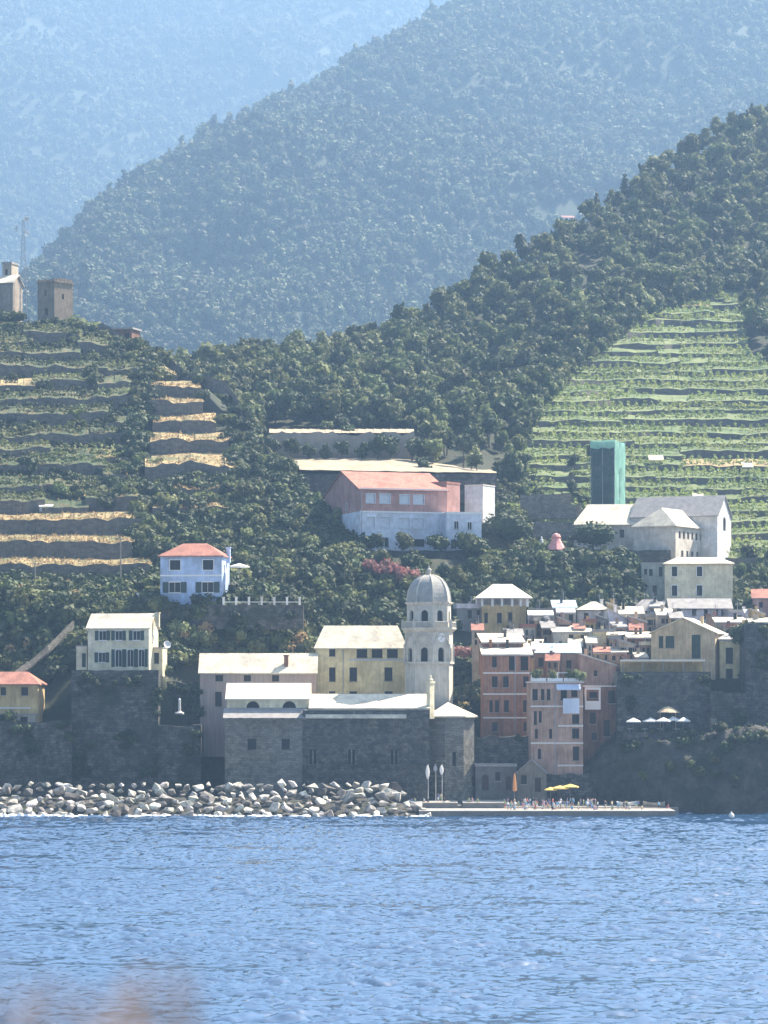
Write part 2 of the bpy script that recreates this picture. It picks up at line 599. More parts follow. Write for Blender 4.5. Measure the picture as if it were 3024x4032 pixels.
def crown_mesh(name, seed, blobs, nleaf, leaf, m, core=0.72, flat=1.0):
    """Leaf clumps over a set of blobs [(x, y, z, r)]; leaf-sized faces with gaps between the blobs."""
    r = random.Random(seed)
    b = MB()
    wsum = sum(q[3] ** 2 for q in blobs)
    for (cx, cy, cz, cr) in blobs:
        # solid leaf-coloured core added inside each blob to block light
        n = 6
        prof = [(cr * core * math.sin(a), -cr * core * math.cos(a) * flat) for a in (0.25, 0.9, 1.57, 2.2, 2.9)]
        b.lathe(prof, n, (cx, cy, cz), r.random() * 3)
        for k in range(int(nleaf * cr ** 2 / wsum)):
            d = Vector((r.gauss(0, 1), r.gauss(0, 1), r.gauss(0.25, 1))).normalized()
            rad = cr * (0.72 + 0.38 * r.random())
            c = Vector((cx, cy, cz)) + Vector((d.x * rad, d.y * rad, d.z * rad * flat))
            nn = (d + Vector((r.gauss(0, .5), r.gauss(0, .5), r.gauss(0, .5)))).normalized()
            u = nn.orthogonal().normalized()
            u.rotate(__import__('mathutils').Quaternion(nn, r.random() * 6.28))
            v = nn.cross(u)
            s = leaf * (0.55 + 0.9 * r.random())
            k2 = 0.45 + 0.4 * r.random()
            b.quad(c - u * s, c - v * s * k2, c + u * s, c + v * s * k2 * 1.1)
    return b.mesh(name, m)


def blobset(seed, n, rx, rz, cz, r0, r1):
    r = random.Random(seed)
    out = []
    while len(out) < n:
        x, y, z = r.uniform(-1, 1), r.uniform(-1, 1), r.uniform(-1, 1)
        if x * x + y * y + z * z < 1:
            out.append((x * rx, y * rx, cz + z * rz, r.uniform(r0, r1)))
    return out


CROWNS = {}
for kind, m in (('broad', M_leaf), ('dark', M_leaf_dark), ('pale', M_leaf_pale)):
    CROWNS[kind] = [crown_mesh('crown_' + kind, 50 + i, blobset(70 + i, 9, 2.0, 1.7, 4.2, 0.9, 1.7), 330, 0.42, m) for i in range(4)]
CROWNS['pine'] = [crown_mesh('crown_pine', 90 + i, blobset(95 + i, 9, 3.0, 0.7, 6.8, 0.9, 1.5), 360, 0.4, M_leaf, flat=0.6) for i in range(2)]
CROWNS['cypress'] = [crown_mesh('crown_conifer', 110 + i, [(rng.uniform(-.3, .3) * (1 - k / 8), rng.uniform(-.3, .3) * (1 - k / 8), 1.8 + k * 1.0, 1.75 * (1 - k / 9.0) + 0.3) for k in range(8)], 340, 0.4, M_leaf_dark) for i in range(2)]
CROWNS['shrub'] = [crown_mesh('foliage', 120 + i, blobset(130 + i, 6, 1.0, 0.45, 0.75, 0.5, 0.85), 240, 0.24, M_leaf) for i in range(4)]
CROWNS['shrubdark'] = [crown_mesh('foliage', 140 + i, blobset(150 + i, 6, 1.0, 0.45, 0.75, 0.5, 0.85), 240, 0.24, M_leaf_dark) for i in range(3)]
CROWNS['shrubpale'] = [crown_mesh('foliage', 160 + i, blobset(170 + i, 6, 1.0, 0.45, 0.75, 0.5, 0.85), 240, 0.24, M_leaf_pale) for i in range(3)]
CROWNS['shrubdry'] = [crown_mesh('foliage', 180 + i, blobset(190 + i, 6, 1.0, 0.4, 0.7, 0.45, 0.75), 220, 0.22, M_drygrass, core=0.5) for i in range(2)]
CROWNS['flower'] = [crown_mesh('foliage', 200, blobset(210, 7, 1.2, 0.4, 0.7, 0.45, 0.8), 260, 0.22, M_pinkflower)]
CROWNS['clipped'] = [crown_mesh('crown_clipped', 220 + i, [(0, 0, 4.0, 3.0), (1.6, 0.5, 3.9, 2.3), (-1.6, -0.3, 3.8, 2.4), (0.2, 1.0, 3.6, 2.6)], 900, 0.32, M_leaf_dark, core=0.85) for i in range(1)]
FARC = [crown_mesh('crown_far', 240 + i, blobset(250 + i, 6, 2.0, 1.4, 3.6, 1.1, 2.0), 220, 0.5, M_leaf_far) for i in range(4)]
FARC += [crown_mesh('crown_far_cone', 260, [(0, 0, 2.0, 2.2), (0, 0, 4.0, 1.7), (0, 0, 5.8, 1.1), (0.1, 0, 7.2, .6)], 120, 0.6, M_leaf_far)]


def trunk_mesh(h, r, seed, limbs=True):
    b = MB()
    q = random.Random(seed)
    p = Vector((0, 0, -0.8))
    rad = r
    tops = []
    for k in range(3):
        nx = p + Vector((q.uniform(-.2, .2), q.uniform(-.2, .2), (h + 0.8) / 3))
        b.tube(p, nx, rad, rad * 0.78, 6, cap=False)
        p = nx
        rad *= 0.78
        tops.append(p.copy())
    if limbs:
        for k in range(4):
            an = q.random() * 6.28
            s = tops[1] if k % 2 else tops[2]
            b.tube(s, s + Vector((math.cos(an) * 1.5, math.sin(an) * 1.5, 1.3)), rad * 0.7, rad * 0.3, 5, cap=False)
    return b.mesh('trunk', M_bark)


TRUNK = [trunk_mesh(4.0, 0.24, 1), trunk_mesh(4.2, 0.22, 2)]
TRUNK_PINE = trunk_mesh(6.8, 0.28, 3)


def tree(kind, p, sc, label, group=None, name='broadleaf_tree', sxy=1.0, cat='tree'):
    t = thing(name, label, cat, p, rng.random() * 6.28, group)
    t.scale = (sc * sxy, sc * sxy, sc)
    obj('trunk', TRUNK_PINE if kind == 'pine' else rng.choice(TRUNK), None, t)
    obj('crown', rng.choice(CROWNS[kind]), None, t)
    return t


def shrub(kind, p, sc, label, group=None, sxy=1.0, name='shrub', cat='shrub'):
    o = obj(name, rng.choice(CROWNS[kind]))
    tag(o, label, cat, group)
    o.location = p
    o.rotation_euler = (0, 0, rng.random() * 6.28)
    o.scale = (sc * sxy, sc * sxy, sc)
    return o


PROTO = {}


def scatter(name, pts, meshes, label, cat):
    """One 'stuff' object: instances of small crown meshes on a list of points (x, y, z, scale)."""
    key = tuple(m.name for m in meshes)
    if key not in PROTO:
        c = D.collections.new('crown_prototypes')
        for i, m in enumerate(meshes):
            c.objects.link(D.objects.new('%s_%02d' % (m.name, i), m))
        PROTO[key] = c
    me = D.meshes.new(name)
    me.from_pydata([p[:3] for p in pts], [], [])
    a = me.attributes.new('scl', 'FLOAT', 'POINT')
    a.data.foreach_set('value', [p[3] for p in pts])
    a = me.attributes.new('rot', 'FLOAT', 'POINT')
    a.data.foreach_set('value', [rng.random() * 6.28 for p in pts])
    a = me.attributes.new('pick', 'INT', 'POINT')
    a.data.foreach_set('value', [rng.randrange(len(meshes)) for p in pts])
    o = obj(name, me)
    ng = D.node_groups.new(name + '_nodes', 'GeometryNodeTree')
    ng.interface.new_socket('Geometry', in_out='INPUT', socket_type='NodeSocketGeometry')
    ng.interface.new_socket('Geometry', in_out='OUTPUT', socket_type='NodeSocketGeometry')
    N = ng.nodes.new
    gi, go = N('NodeGroupInput'), N('NodeGroupOutput')
    ci = N('GeometryNodeCollectionInfo')
    ci.inputs[0].default_value = PROTO[key]
    ci.inputs['Separate Children'].default_value = True
    ci.inputs['Reset Children'].default_value = True
    ip = N('GeometryNodeInstanceOnPoints')
    ip.inputs['Pick Instance'].default_value = True

    def attr(nm, dt):
        n = N('GeometryNodeInputNamedAttribute')
        n.data_type = dt
        n.inputs[0].default_value = nm
        return n.outputs[0]
    cx = N('ShaderNodeCombineXYZ')
    L = ng.links.new
    L(attr('rot', 'FLOAT'), cx.inputs[2])
    L(gi.outputs[0], ip.inputs['Points'])
    L(ci.outputs[0], ip.inputs['Instance'])
    L(attr('pick', 'INT'), ip.inputs['Instance Index'])
    L(cx.outputs[0], ip.inputs['Rotation'])
    L(attr('scl', 'FLOAT'), ip.inputs['Scale'])
    L(ip.outputs[0], go.inputs[0])
    md = o.modifiers.new('scatter', 'NODES')
    md.node_group = ng
    return stuff(o, label, cat)


def sample(loft, x0, x1, j0, j1, n, s0, s1, keep=None, nz=None):
    out = []
    k = 0
    while len(out) < n and k < n * 25:
        k += 1
        px = rng.uniform(x0, x1)
        p = loft.at(px, rng.uniform(j0, j1))
        if keep and not keep(*pix(p), p):
            continue
        if nz is not None and mn.noise(p * nz) < -0.12 and rng.random() < 0.6:
            continue
        out.append((p.x, p.y, p.z - 0.5, rng.uniform(s0, s1) * (1.25 if rng.random() < 0.12 else 1.0)))
    return out


def inpoly(x, y, poly):
    c = False
    j = len(poly) - 1
    for i in range(len(poly)):
        xi, yi = poly[i]
        xj, yj = poly[j]
        if (yi > y) != (yj > y) and x < (xj - xi) * (y - yi) / (yj - yi) + xi:
            c = not c
        j = i
    return c


VINE = [(2020, 2250), (2030, 1880), (2120, 1620), (2290, 1450), (2420, 1370), (2500, 1290), (2640, 1230), (2850, 1170), (2990, 1130), (3010, 1170), (2930, 1200), (2955, 1350), (3000, 1430), (3300, 1460), (4300, 1500), (4300, 2250)]

BAND = [(2060, 1750), (2120, 1560), (2280, 1400), (2480, 1230), (2700, 1090), (2960, 1030), (3024, 1130), (2960, 1140), (2840, 1165), (2600, 1240), (2440, 1340), (2370, 1400), (2250, 1490), (2110, 1660)]
scatter('far_forest', sample(hillD, -1300, 4300, 8, 63, 30000, 1.5, 3.3), FARC, 'hazy blue wooded slopes of the farthest mountain', 'forest')
scatter('mountain_forest', sample(hillC, -1500, 4600, 8, 57, 28000, 0.95, 2.6, keep=lambda x, y, p: not (2195 < x < 2360 and 815 < y < 905)), FARC, 'blue green forest over the middle mountain behind the village', 'forest')
scatter('slope_forest', sample(hillB, 500, 4600, 5, 53, 5000, 0.35, 1.4, keep=lambda x, y, p: not inpoly(x, y, VINE) and not (1020 < x < 2010 and y > 1672)) + sample(hillB, 2050, 3030, 14, 44, 520, .4, 1.0, keep=lambda x, y, p: inpoly(x, y, BAND)), CROWNS['broad'] + CROWNS['dark'][:2] + CROWNS['pale'][:1],
        'dense dark green wood on the slope above the vineyard', 'forest')

# ---------------------------------------------------------------- building materials


def plaster(name, c, dirty=0.18, b=0.03):
    d = tuple(x * 0.74 for x in c)
    e = (c[0] * .66, c[1] * .64, c[2] * .62)
    return mat(name, c, d, sc=0.8, bump=b, bsc=4.0, streak=dirty * 1.4, c3=e, sc3=0.22)


M_glass = mat('window_glass', (0.008, 0.009, 0.012), rough=0.3, spec=0.3)
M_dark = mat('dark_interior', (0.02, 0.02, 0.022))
M_white = plaster('white_paint', (0.78, 0.77, 0.74), 0.08)
M_frame = mat('white_frame', (0.72, 0.72, 0.70))
M_green_sh = mat('dark_green_shutter', (0.035, 0.06, 0.055), (0.05, 0.075, 0.07), sc=2)
M_brown_sh = mat('brown_shutter', (0.05, 0.035, 0.03), (0.08, 0.055, 0.045), sc=2)
M_pale_sh = mat('pale_shutter', (0.62, 0.66, 0.70), (0.5, 0.54, 0.58), sc=2)
M_tile = mat('terracotta_tile', (0.30, 0.125, 0.085), (0.40, 0.19, 0.14), sc=1.2, bump=0.06, bsc=3, c3=(0.25, 0.11, 0.08), sc3=0.4, stretch=(3, 0.6, 0.6))
M_slate = mat('sun_bleached_slate', (0.60, 0.53, 0.39), (0.70, 0.63, 0.48), sc=1.2, bump=0.08, bsc=3, streak=0.25, c3=(0.46, 0.41, 0.32), sc3=0.3)
M_slate_grey = mat('grey_slate', (0.23, 0.215, 0.205), (0.32, 0.30, 0.28), sc=0.8, bump=0.05, bsc=3)
M_slate_white = mat('whitewashed_roof', (0.60, 0.55, 0.44), (0.68, 0.63, 0.52), sc=0.8, bump=0.04, bsc=3)
M_metal = mat('grey_metal', (0.30, 0.31, 0.33), rough=0.5, spec=0.5)
M_church = mat('church_stone', courses=(1.1, .5, .25), c1=(0.115, 0.108, 0.09), c2=(0.20, 0.185, 0.15), sc=0.9, lo=.4, hi=.6, bump=0.12, bsc=2.0, streak=0.1, c3=(0.17, 0.165, 0.15), sc3=0.08)
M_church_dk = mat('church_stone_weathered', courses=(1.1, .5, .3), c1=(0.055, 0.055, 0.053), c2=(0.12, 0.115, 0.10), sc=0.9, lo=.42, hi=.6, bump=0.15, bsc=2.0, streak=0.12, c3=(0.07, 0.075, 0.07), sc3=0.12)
M_tower = mat('tower_plaster', (0.52, 0.48, 0.40), (0.35, 0.32, 0.26), sc=0.5, bump=0.04, bsc=3, streak=0.22, lo=0.45, hi=0.75)
M_dome = mat('dome_stone', (0.27, 0.26, 0.235), (0.36, 0.345, 0.31), sc=0.6, bump=0.05, bsc=3, streak=0.2)
M_canvas = mat('white_canvas', (0.80, 0.79, 0.76), rough=0.8, transl=0.25)
M_net = mat('green_netting', (0.26, 0.60, 0.48), (0.40, 0.70, 0.60), sc=0.9, bump=0.1, bsc=0.8, transl=0.3, stretch=(1, 1, 0.4), holes=0.3)  # lighter mint, sun on the lit side put into the colour
M_concrete = mat('quay_concrete', (0.30, 0.285, 0.255), (0.21, 0.2, 0.18), sc=0.5, bump=0.04, bsc=3)
M_wood = mat('grey_wood', (0.30, 0.27, 0.23), (0.22, 0.19, 0.16), sc=2)


def panel(mb, O, U, V, W, H, holes=(), t=0.25, mi=0):
    """A wall face O + u*U + v*V with real openings (u0, v0, u1, v1, arched) and reveals t deep."""
    O, U, V = Vector(O), Vector(U), Vector(V)
    N = U.cross(V)
    us = sorted({0.0, W} | {h[0] for h in holes} | {h[2] for h in holes})
    vs = sorted({0.0, H} | {h[1] for h in holes} | {h[3] for h in holes})
    us = [u for u in us if 0 <= u <= W]
    vs = [v for v in vs if 0 <= v <= H]

    def pt(u, v, d=0.0):
        return O + U * u + V * v - N * d
    for a, b in zip(us, us[1:]):
        for c, d in zip(vs, vs[1:]):
            if b - a < 1e-5 or d - c < 1e-5:
                continue
            mu, mv = (a + b) / 2, (c + d) / 2
            if any(h[0] < mu < h[2] and h[1] < mv < h[3] for h in holes):
                continue
            mb.quad(pt(a, c), pt(b, c), pt(b, d), pt(a, d), mi)
    for h in holes:
        u0, v0, u1, v1 = h[:4]
        mb.quad(pt(u0, v0), pt(u0, v0, t), pt(u1, v0, t), pt(u1, v0), mi)
        mb.quad(pt(u0, v1), pt(u1, v1), pt(u1, v1, t), pt(u0, v1, t), mi)
        mb.quad(pt(u0, v0), pt(u0, v1), pt(u0, v1, t), pt(u0, v0, t), mi)
        mb.quad(pt(u1, v0), pt(u1, v0, t), pt(u1, v1, t), pt(u1, v1), mi)
        if len(h) > 4 and h[4]:
            r = (u1 - u0) / 2
            rv = min(r, v1 - v0 - 0.02)
            cu, cv = (u0 + u1) / 2, v1 - rv
            for sg, cor in ((-1, u0), (1, u1)):
                arc = [(cu + sg * r * math.cos(a), cv + rv * math.sin(a)) for a in [k * math.pi / 10 for k in range(6)]]
                for (a0, b0), (a1, b1) in zip(arc, arc[1:]):
                    tri = [pt(cor, v1), pt(a0, b0), pt(a1, b1)] if sg < 0 else [pt(cor, v1), pt(a1, b1), pt(a0, b0)]
                    mb.poly(tri, mi)
                    mb.quad(pt(a0, b0), pt(a1, b1), pt(a1, b1, t), pt(a0, b0, t), mi)


def lbox(mb, O, U, V, a, b, mi=0):
    """Box in the wall's own frame: u, v and distance out of the wall."""
    O, U, V = Vector(O), Vector(U), Vector(V)
    N = U.cross(V)
    p = []
    for d in (a[2], b[2]):
        for (u, v) in ((a[0], a[1]), (b[0], a[1]), (b[0], b[1]), (a[0], b[1])):
            p.append(O + U * u + V * v + N * d)
    i = len(mb.v)
    mb.v += [tuple(q) for q in p]
    for f in ((0, 3, 2, 1), (4, 5, 6, 7), (0, 1, 5, 4), (1, 2, 6, 5), (2, 3, 7, 6), (3, 0, 4, 7)):
        mb.f.append(tuple(i + k for k in f))
        mb.m.append(mi)


def window(root, O, U, V, u0, v0, u1, v1, kind='d', sh=None, trim=None, t=0.25, arch=False, name='window'):
    """One window: pane set back in its opening; frame, sill, trim and shutters are its sub-parts.
    kinds: d plain, s open shutters beside it, c closed shutters, o dark opening without glass, D door."""
    sh = sh or M_green_sh
    w, h = u1 - u0, v1 - v0
    b = MB()
    lbox(b, O, U, V, (u0 - 0.02, v0 - 0.02, -t - 0.05), (u1 + 0.02, v1 + 0.02, -t + 0.02))
    if kind == 'D':
        name = 'door'
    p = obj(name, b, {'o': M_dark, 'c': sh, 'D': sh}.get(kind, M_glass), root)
    if kind in 'ds' and w > 0.6:
        b = MB()
        f = 0.07
        for a, c in (((u0, v0), (u0 + f, v1)), ((u1 - f, v0), (u1, v1)), ((u0 + f, v0), (u1 - f, v0 + f)), ((u0 + f, v1 - f), (u1 - f, v1)), (((u0 + u1) / 2 - .035, v0 + f), ((u0 + u1) / 2 + .035, v1 - f))):
            lbox(b, O, U, V, (a[0], a[1], -t + 0.025), (c[0], c[1], -t + 0.08))
        obj('frame', b, M_frame if kind == 's' else M_brown_sh, p)
    if kind == 'c':
        b = MB()
        n = max(3, int(h / 0.2))
        for k in range(n):
            lbox(b, O, U, V, (u0 + .04, v0 + (k + .2) * h / n, -t + 0.022), (u1 - .04, v0 + (k + .75) * h / n, -t + 0.06))
        lbox(b, O, U, V, ((u0 + u1) / 2 - .04, v0, -t + 0.023), ((u0 + u1) / 2 + .04, v1, -t + 0.075))
        obj('louvre', b, sh, p)
    if kind == 's':
        sw = w * 0.52
        for a, c in ((u0 - sw - .04, u0 - .04), (u1 + .04, u1 + sw + .04)):
            b = MB()
            lbox(b, O, U, V, (a, v0 - .03, 0.02), (c, v1 + .03, 0.07))
            n = max(3, int(h / 0.25))
            for k in range(n):
                lbox(b, O, U, V, (a + .06, v0 + (k + .25) * h / n, 0.071), (c - .06, v0 + (k + .7) * h / n, 0.10))
            obj('shutter', b, sh, p)
    if trim:
        b = MB()
        f = 0.16
        for a, c in (((u0 - f, v0), (u0 - .001, v1)), ((u1 + .001, v0), (u1 + f, v1)), ((u0 - f, v1 + .001), (u1 + f, v1 + f))):
            lbox(b, O, U, V, (a[0], a[1], 0.004), (c[0], c[1], 0.06))
        obj('surround', b, trim, p)
    if kind != 'D' and not arch:
        b = MB()
        lbox(b, O, U, V, (u0 - .14, v0 - .14, 0.003), (u1 + .14, v0 - .005, 0.16))
        obj('sill', b, trim or M_concrete, p)
    return p


def gable_roof(W, Dp, H, rise, o, th=0.22, front=False, hip=0.0):
    """Roof as a solid slab in house coordinates (front along x, depth along y)."""
    b = MB()
    hw = W / 2
    if not front:
        e = H - o * rise / (Dp / 2)
        rl = hw + o - hip
        top = {'fl': (-hw - o, -o, e), 'fr': (hw + o, -o, e), 'bl': (-hw - o, Dp + o, e), 'br': (hw + o, Dp + o, e), 'rl': (-rl, Dp / 2, H + rise), 'rr': (rl, Dp / 2, H + rise)}
    else:
        e = H - o * rise / hw
        top = {'fl': (-hw - o, Dp + o, e), 'fr': (-hw - o, -o, e), 'bl': (hw + o, Dp + o, e), 'br': (hw + o, -o, e), 'rl': (0, Dp + o - hip, H + rise), 'rr': (0, -o + (hip if hip > 0 else 0), H + rise)}
    faces = (('fl', 'fr', 'rr', 'rl'), ('br', 'bl', 'rl', 'rr'), ('bl', 'fl', 'rl'), ('fr', 'br', 'rr'))
    low = {k: (p[0], p[1], p[2] - th) for k, p in top.items()}
    up = {k: (p[0], p[1], p[2] + 0.0) for k, p in top.items()}
    for f in faces[:2]:
        b.poly([up[k] for k in f])
        b.poly([low[k] for k in reversed(f)])
    if hip > 0:
        for f in faces[2:]:
            b.poly([up[k] for k in f])
            b.poly([low[k] for k in reversed(f)])
        edges = (('fl', 'fr'), ('fr', 'br'), ('br', 'bl'), ('bl', 'fl'))
    else:
        edges = (('fl', 'fr'), ('fr', 'rr'), ('rr', 'br'), ('br', 'bl'), ('bl', 'rl'), ('rl', 'fl'))
    for a, c in edges:
        b.quad(low[a], low[c], up[c], up[a])
    return b


FOOT = []


def house(name, label, x0, x1, ye, yb, Y, Dp, wall, roofm, roof='gable', rise=2.5, over=0.45, yaw=0.0, wins=(), rwins=(), lwins=(), chim=(),
          bands=(), bandm=None, trim=None, cat='house', ext=3.0, sh=None, hip=2.5, group=None, pipe=(), lower=None):
    """A house from the photo extents of its front wall; windows in photo pixels on the front, in metres on the sides."""
    s = Y / K
    cy = math.cos(R(yaw))
    W = (x1 - x0) * s / cy
    xc = (x0 + x1) / 2
    base = P(xc, yb, Y)
    H = (yb - ye) * s
    root = thing(name, label, cat, base, R(yaw), group)
    hw = W / 2
    FOOT.append((base.x - hw - 1, base.x + hw + 1, Y - 15, Y + Dp * .8))
    b = MB()
    X, Z = (1, 0, 0), (0, 0, 1)
    holes = []
    for q in wins:
        u0, u1 = (q[0] - xc) * s / cy + hw, (q[2] - xc) * s / cy + hw
        v0, v1 = (yb - q[3]) * s + ext, (yb - q[1]) * s + ext
        k = q[4] if len(q) > 4 else 'd'
        holes.append((max(0.1, u0), max(0.05, v0), min(W - .1, u1), min(H + ext - .05, v1), 'a' in k, k.replace('a', '')))
    O = (-hw, 0, -ext)
    hs = (yb - lower[0]) * s + ext if lower else 0.0

    def wallface(O_, U_, W_, hl=()):
        if not lower:
            panel(b, O_, U_, Z, W_, H + ext, hl)
            return
        panel(b, O_, U_, Z, W_, hs, [h for h in hl if h[3] < hs], mi=1)
        panel(b, (O_[0], O_[1], O_[2] + hs), U_, Z, W_, H + ext - hs, [(h[0], h[1] - hs, h[2], h[3] - hs, h[4]) for h in hl if h[1] > hs])
    wallface(O, X, W, holes)
    Or, Ur = (hw, 0, -ext), (0, 1, 0)
    Ol, Ul = (-hw, Dp, -ext), (0, -1, 0)
    rh = [(q[0], q[1] + ext, q[0] + q[2], q[1] + q[3] + ext, False, q[4] if len(q) > 4 else 'd') for q in rwins]
    lh = [(Dp - q[0] - q[2], q[1] + ext, Dp - q[0], q[1] + q[3] + ext, False, q[4] if len(q) > 4 else 'd') for q in lwins]
    wallface(Or, Ur, Dp, rh)
    wallface(Ol, Ul, Dp, lh)
    wallface((hw, Dp, -ext), (-1, 0, 0), W)
    if roof == 'gable':
        b.poly([(hw, 0, H), (hw, Dp, H), (hw, Dp / 2, H + rise - 0.05)])
        b.poly([(-hw, Dp, H), (-hw, 0, H), (-hw, Dp / 2, H + rise - 0.05)])
    if roof == 'front':
        b.poly([(-hw, 0, H), (hw, 0, H), (0, 0, H + rise - 0.05)])
        b.poly([(hw, Dp, H), (-hw, Dp, H), (0, Dp, H + rise - 0.05)])
    if roof == 'shed':
        b.poly([(hw, 0, H), (hw, Dp, H), (hw, Dp, H + rise - .05)])
        b.poly([(-hw, Dp, H), (-hw, 0, H), (-hw, Dp, H + rise - .05)])
        b.quad((hw, Dp, H), (-hw, Dp, H), (-hw, Dp, H + rise - .05), (hw, Dp, H + rise - .05))
    obj('wall', b, [wall, lower[1]] if lower else wall, root)
    if roof in ('gable', 'front'):
        rb = gable_roof(W, Dp, H + 0.06, rise, over, front=(roof == 'front'))
    elif roof == 'hip':
        rb = gable_roof(W, Dp, H + 0.06, rise, over, hip=hip + over)
    elif roof == 'shed':
        rb = MB()
        k = rise / Dp
        pts = [(-hw - over, -over, H + .02 - over * k), (hw + over, -over, H + .02 - over * k), (hw + over, Dp + over, H + .02 + rise + over * k), (-hw - over, Dp + over, H + .02 + rise + over * k)]
        up = [(p[0], p[1], p[2] + .2) for p in pts]
        rb.poly(up)
        rb.poly(pts[::-1])
        for i in range(4):
            j = (i + 1) % 4
            rb.quad(pts[i], pts[j], up[j], up[i])
    elif roof == 'sidefall':      # one plane falling to the right
        rb = MB()
        pts = [(-hw - over, -over, H + rise), (hw + over, -over, H + .05), (hw + over, Dp + over, H + .05), (-hw - over, Dp + over, H + rise)]
        up = [(p[0], p[1], p[2] + .2) for p in pts]
        rb.poly(up)
        rb.poly(pts[::-1])
        for i in range(4):
            j = (i + 1) % 4
            rb.quad(pts[i], pts[j], up[j], up[i])
        w2 = MB()
        w2.poly([(-hw, .001, H), (hw, .001, H), (-hw, .001, H + rise - .03)])
        w2.quad((-hw, Dp, H), (-hw, 0, H), (-hw, 0, H + rise - .03), (-hw, Dp, H + rise - .03))
        obj('gable', w2, wall, root)
    else:
        rb = MB()
        rb.box((-hw - over, -over, H), (hw + over, Dp + over, H + .25))
        if rise > 0:
            for a, c in (((-hw - over, -over), (hw + over, -over + .25)), ((-hw - over, Dp + over - .25), (hw + over, Dp + over)), ((-hw - over, -over + .25), (-hw - over + .25, Dp + over - .25)), ((hw + over - .25, -over + .25), (hw + over, Dp + over - .25))):
                rb.box((a[0], a[1], H + .25), (c[0], c[1], H + .25 + rise))
    ro = obj('roof', rb, roofm, root)
    if x0 > 1780 and cat == 'house' and 640 < Y < 700:
        gq = random.Random(int(x0 * 3 + ye))
        if roof != 'flat':
            bb = MB()
            bb.tube((-hw - over, -over - .08, H + (rise - .1 if roof == 'sidefall' else -over * (rise / Dp if roof == 'shed' else rise / (Dp / 2)) - .06)), (hw + over, -over - .08, H - over * .3 + .0 if roof == 'sidefall' else H - over * (rise / Dp if roof == 'shed' else rise / (Dp / 2)) - .06), .07, n=5)
            if roof != 'front':
                obj('gutter', bb, M_metal, ro)
        zt_ = H + (rise if roof in ('shed', 'sidefall') else rise * .75)
        for _ in range(gq.choice((1, 1, 2))):
            u = gq.uniform(-hw * .7, hw * .7)
            c = MB()
            c.box((u - .3, Dp * .55, H), (u + .3, Dp * .55 + .6, zt_ + .9))
            c.box((u - .38, Dp * .55 - .08, zt_ + .9), (u + .38, Dp * .55 + .68, zt_ + 1.1))
            obj('chimney', c, gq.choice((M_oldwall, wall)), ro)
        c = MB()
        u = gq.uniform(-hw * .6, hw * .6)
        c.tube((u, Dp * .4, H), (u, Dp * .4, zt_ + 2.2), .05, n=5)
        for k in range(3):
            c.tube((u - .6 + .1 * k, Dp * .4, zt_ + 2.1 - .3 * k), (u + .6 - .1 * k, Dp * .4, zt_ + 2.1 - .3 * k), .03, n=4)
        obj('aerial', c, M_metal, ro)
    for (cx, cyy, cw, ctop, chh) in chim:          # photo px, depth m, width m, top (photo py), height m
        u = (cx - xc) * s / cy
        zt = (yb - ctop) * s
        c = MB()
        c.box((u - cw / 2, cyy - cw / 2, zt - chh), (u + cw / 2, cyy + cw / 2, zt - .25))
        c.box((u - cw / 2 - .1, cyy - cw / 2 - .1, zt - .25), (u + cw / 2 + .1, cyy + cw / 2 + .1, zt))
        obj('chimney', c, wall, ro)
    for (u0, v0, u1, v1, ar, k) in holes:
        window(root, O, X, Z, u0, v0, u1, v1, k, sh, trim, arch=ar)
    for (u0, v0, u1, v1, ar, k) in rh:
        window(root, Or, Ur, Z, u0, v0, u1, v1, k, sh, trim)
    for (u0, v0, u1, v1, ar, k) in lh:
        window(root, Ol, Ul, Z, u0, v0, u1, v1, k, sh, trim)
    for q in bands:
        py = q if not isinstance(q, tuple) else q[0]
        a, c = (x0, x1) if not isinstance(q, tuple) else q[1:3]
        bb = MB()
        z = (yb - py) * s
        ua, uc = (a - xc) * s / cy, (c - xc) * s / cy
        bb.box((ua - .05, -0.14, z - .16), (uc + .05, -0.004, z + .16))
        obj('string_course', bb, bandm or M_concrete, root)
    for (ppx, pt_, pb_) in pipe:
        bb = MB()
        u = (ppx - xc) * s / cy
        bb.tube((u, -.1, (yb - pb_) * s), (u, -.1, (yb - pt_) * s), .09, n=6)
        obj('drainpipe', bb, M_metal, root)
    return root


def awning(name, label, x0, x1, y0, y1, Y, out=2.2, m=None, posts=True, cat='awning'):
    """Sloping canvas that stands out from a wall, on two front posts."""
    s = Y / K
    W = (x1 - x0) * s
    root = thing(name, label, cat, P((x0 + x1) / 2, y1, Y - out))
    h = (y1 - y0) * s
    b = MB()
    n = 6
    for k in range(n):
        a, c = -W / 2 + W * k / n, -W / 2 + W * (k + 1) / n
        q = [(a, 0, 0), (c, 0, 0), (c, out, h), (a, out, h)]
        b.poly(q)
        b.poly([(p[0], p[1], p[2] - .05) for p in reversed(q)])
        b.box((a, -.03, -.28), (c, 0, -.001))
    obj('canvas', b, m or M_canvas, root)
    if posts:
        for u in (-W / 2 + .1, W / 2 - .1):
            b = MB()
            b.tube((u, .1, -2.2), (u, .1, -.05), .05, n=6)
            obj('post', b, M_metal, root)
    return root


